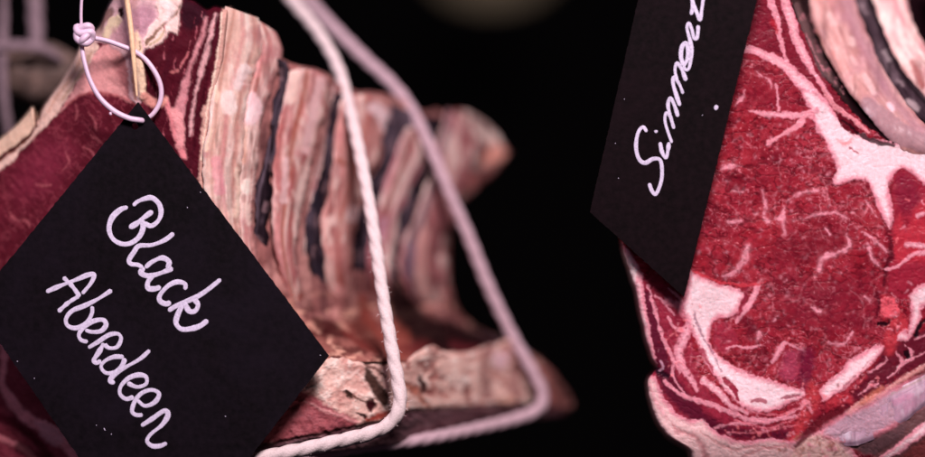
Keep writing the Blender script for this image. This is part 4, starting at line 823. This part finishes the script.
plB = lambda x, y: -22 + 0.03 * (y - 150) - 0.10 * (x - 670)
cB = card('name_card', [(590, 212), (684, 297), (772, -60), (652, -62)], plB, None, (640, 200), mat=M_slate2)
tag(cB, 'dark narrow card lettered Simmental, running out of the top of the picture', 'sign', 'black hand-lettered name cards')
strokes('lettering', cB, plB, [
    [(647, 132), (643, 127), (638, 133), (636, 147), (639, 159), (645, 163), (653, 159), (660, 160), (662, 170), (661, 182), (656, 194), (652, 191), (649, 183)],
    [(656, 130), (656, 133)], [(660, 142), (662, 152), (666, 158), (668, 150), (669, 142)],
    [(672, 143), (668, 132), (665, 121), (666, 113), (670, 116), (672, 122), (674, 129)], [(670, 116), (668, 105), (670, 98), (673, 102), (676, 110), (678, 117)],
    [(680, 106), (676, 94), (673, 83), (674, 77), (678, 82), (681, 88), (683, 94)], [(677, 80), (675, 70), (677, 63), (681, 68), (684, 75), (686, 81)],
    [(684, 66), (681, 57), (682, 47), (686, 43), (688, 50), (687, 60), (684, 66), (686, 70), (689, 68), (691, 58), (692, 48)],
    [(692, 50), (690, 40), (687, 28), (689, 23), (692, 30), (694, 38), (697, 38), (698, 30), (698, 25)],
    [(691, 15), (693, 5), (691, -6), (690, -20)], [(693, 4), (697, 13), (700, 20), (702, 8), (704, -3), (710, -12)],
    [(700, -14), (706, -22), (712, -30)], [(704, -40), (712, -48), (722, -55)]], 2.05, 80)
specks(cB, plB, [(615, 143, 0.6), (624, 99, 0.4), (702, 115, 0.4), (618, 178, 0.4)], 9)
strokes('chalk_mark', cB, plB, [[(717, 105), (716, 108), (715.5, 110)]], 2.0, 95)

# ================================================================== skewer and nylon loop
sk = tube('wooden_skewer', [(121, -45, -6), (127, 0, -9), (131, 30, -11), (134, 62, -12), (137, 97, -12)], [3.2, 3.0, 2.7, 2.5, 1.0], M_wood, wob=0.05, nth=16)
tag(sk, 'thin pale wooden skewer pointing down to the tip of the Black Aberdeen card', 'skewer')
lp = tube('tag_cord', [(83, 36, -10), (82, 46, -11), (84, 60, -13), (90, 80, -15), (100, 98, -16), (114, 111, -16.5), (128, 118, -16.5), (138, 120, -15.5), (144, 121, -11)], [2.2, 2.3, 2.6, 2.9, 3.0], M_cord, nth=18, wob=0.04)
tag(lp, 'white nylon cord looped through the top of the Black Aberdeen card', 'cord')
tube('back_strand', [(84, 35, -12), (95, 38, -10), (108, 41, -6), (122, 46, -5), (134, 51, -4), (146, 60, -5), (156, 74, -6), (161, 88, -6), (160, 102, -6), (153, 114, -6), (144, 120, -5), (136, 124, -6)], [2.3, 2.4, 2.5, 2.6, 2.6, 2.5, 2.3], M_cord, lp, nth=18, wob=0.04)
tube('hanging_strand', [(83, -45, -14), (82, -10, -13), (81, 15, -12), (82, 34, -11)], [1.6], M_cord, lp, nth=14, wob=0.04)
tube('barb', [(110, 112, -18), (111, 115.5, -18.5)], [1.4], M_cord, lp, nth=10)
tube('knot', [(84, 30, -11), (77, 27, -13), (79, 33, -18), (91, 32, -17), (91, 39, -13), (85, 43, -17), (77, 38, -16), (79, 29, -15), (88, 26, -17), (91, 30, -14), (84, 38, -20), (79, 44, -15)], [3.4, 3.9, 3.6, 3.8, 3.0], M_cord, lp, nth=16, wob=0.25, seed=4)

# ================================================================== things out of focus behind, left
def lump(name, cx, cy, d, rx, ry, rd, colr, seed):
    n, m = 70, 90; a = np.linspace(-np.pi / 2, np.pi / 2, n)[:, None]; b = np.linspace(0, 2 * np.pi, m, endpoint=False)[None]
    r = 1 + 0.22 * fbm(np.cos(b) * 1.6 + a * 1.3 + 7, np.sin(b) * 1.6 + a, seed, 4)
    X = cx + rx * np.cos(a) * np.cos(b) * r; Y = cy + ry * np.sin(a) * r + 0 * b; Dd = d - rd * np.cos(a) * np.sin(b) * r
    P = Paint(X, Y, colr, 3, 8, seed); q = fbm(P.X / 14, P.Y / 9, seed + 3, 4); P.mix(np.clip(q * 1.6, 0, 1) * 0.8, srgb(40, 28, 26)); 
    q = fbm(P.X / 9, P.Y / 7, seed + 5, 4); P.mix(np.clip(q * 1.6, 0, 1) * 0.5, srgb(170, 136, 124))
    P.line([(22, 62), (28, 66)], [9, 10], srgb(10, 5, 5), 4, -6)
    return grid_mesh(name, X, Y, Dd - P.h.reshape(X.shape), P.c.reshape(X.shape + (3,)), M_dry, wrap=True)
o = lump('hanging_joint', 40, 74, 300, 44, 30, 30, srgb(104, 84, 78), 601)
tag(o, 'out-of-focus brown cured joint hanging at the far left edge', 'meat')
tw2 = plain('old_twine', srgb(132, 108, 116), 0.85, 0.15, 900, 0.3)
o = tube('hanging_strap', [(35, -50, 290), (35, 0, 290), (36, 28, 285), (37, 46, 275)], [8.5, 8.5, 8, 7], tw2, wob=0.08, lobes=3, twist=0.1)
tag(o, 'broad blurred grey-pink strap hanging above the brown joint', 'strap')
o = tube('joint_twine', [(-40, 56, 262), (-10, 48, 260), (12, 46, 256), (34, 47, 254), (50, 52, 258), (62, 62, 268)], [5, 6, 6, 6, 5, 4], tw2, wob=0.15, lobes=3, twist=0.1)
tag(o, 'blurred pale twine wrapped across the top of the brown joint', 'twine')
o = tube('side_twine', [(2, -40, 270), (4, 10, 270), (2, 60, 262), (4, 100, 262), (9, 135, 270), (14, 175, 280)], [3, 4, 5, 5, 4.5, 4], tw2, wob=0.15, lobes=3, twist=0.1)
tag(o, 'blurred pale twine hanging vertically along the left edge of the picture', 'twine')

# far dim lamp
def lamp():
    root = empty('pendant_lamp', at(492, -40, 7200))
    m = bpy.data.materials.new('dim_bulb'); m.use_nodes = True; nt = m.node_tree; b = nt.nodes['Principled BSDF']
    b.inputs['Base Color'].default_value = (0.3, 0.22, 0.15, 1); b.inputs['Emission Color'].default_value = (1.0, 0.72, 0.5, 1); b.inputs['Emission Strength'].default_value = 0.17
    n = 24; a = np.linspace(-np.pi / 2, np.pi / 2, n)[:, None]; t = np.linspace(0, 2 * np.pi, 40, endpoint=False)[None]
    grid_mesh('bulb', 492 + 46 * np.cos(a) * np.cos(t), -42 + 26 * np.sin(a) + 0 * t, 7200 - 100 * np.cos(a) * np.sin(t), None, m, root, wrap=True)
    rr = np.array([8, 12, 40, 62, 60, 38, 10, 6])[:, None]; yy = np.array([-98, -92, -78, -50, -50, -74, -88, -92])[:, None]
    grid_mesh('shade', 492 + rr * np.cos(t), yy + 0 * t, 7200 + 2 * rr * np.sin(t), None, plain('lamp_metal', (0.02, 0.018, 0.018), 0.5), root, wrap=True)
    tag(root, 'dim warm lamp glowing far out of focus at the top of the dark background', 'lamp')
lamp()
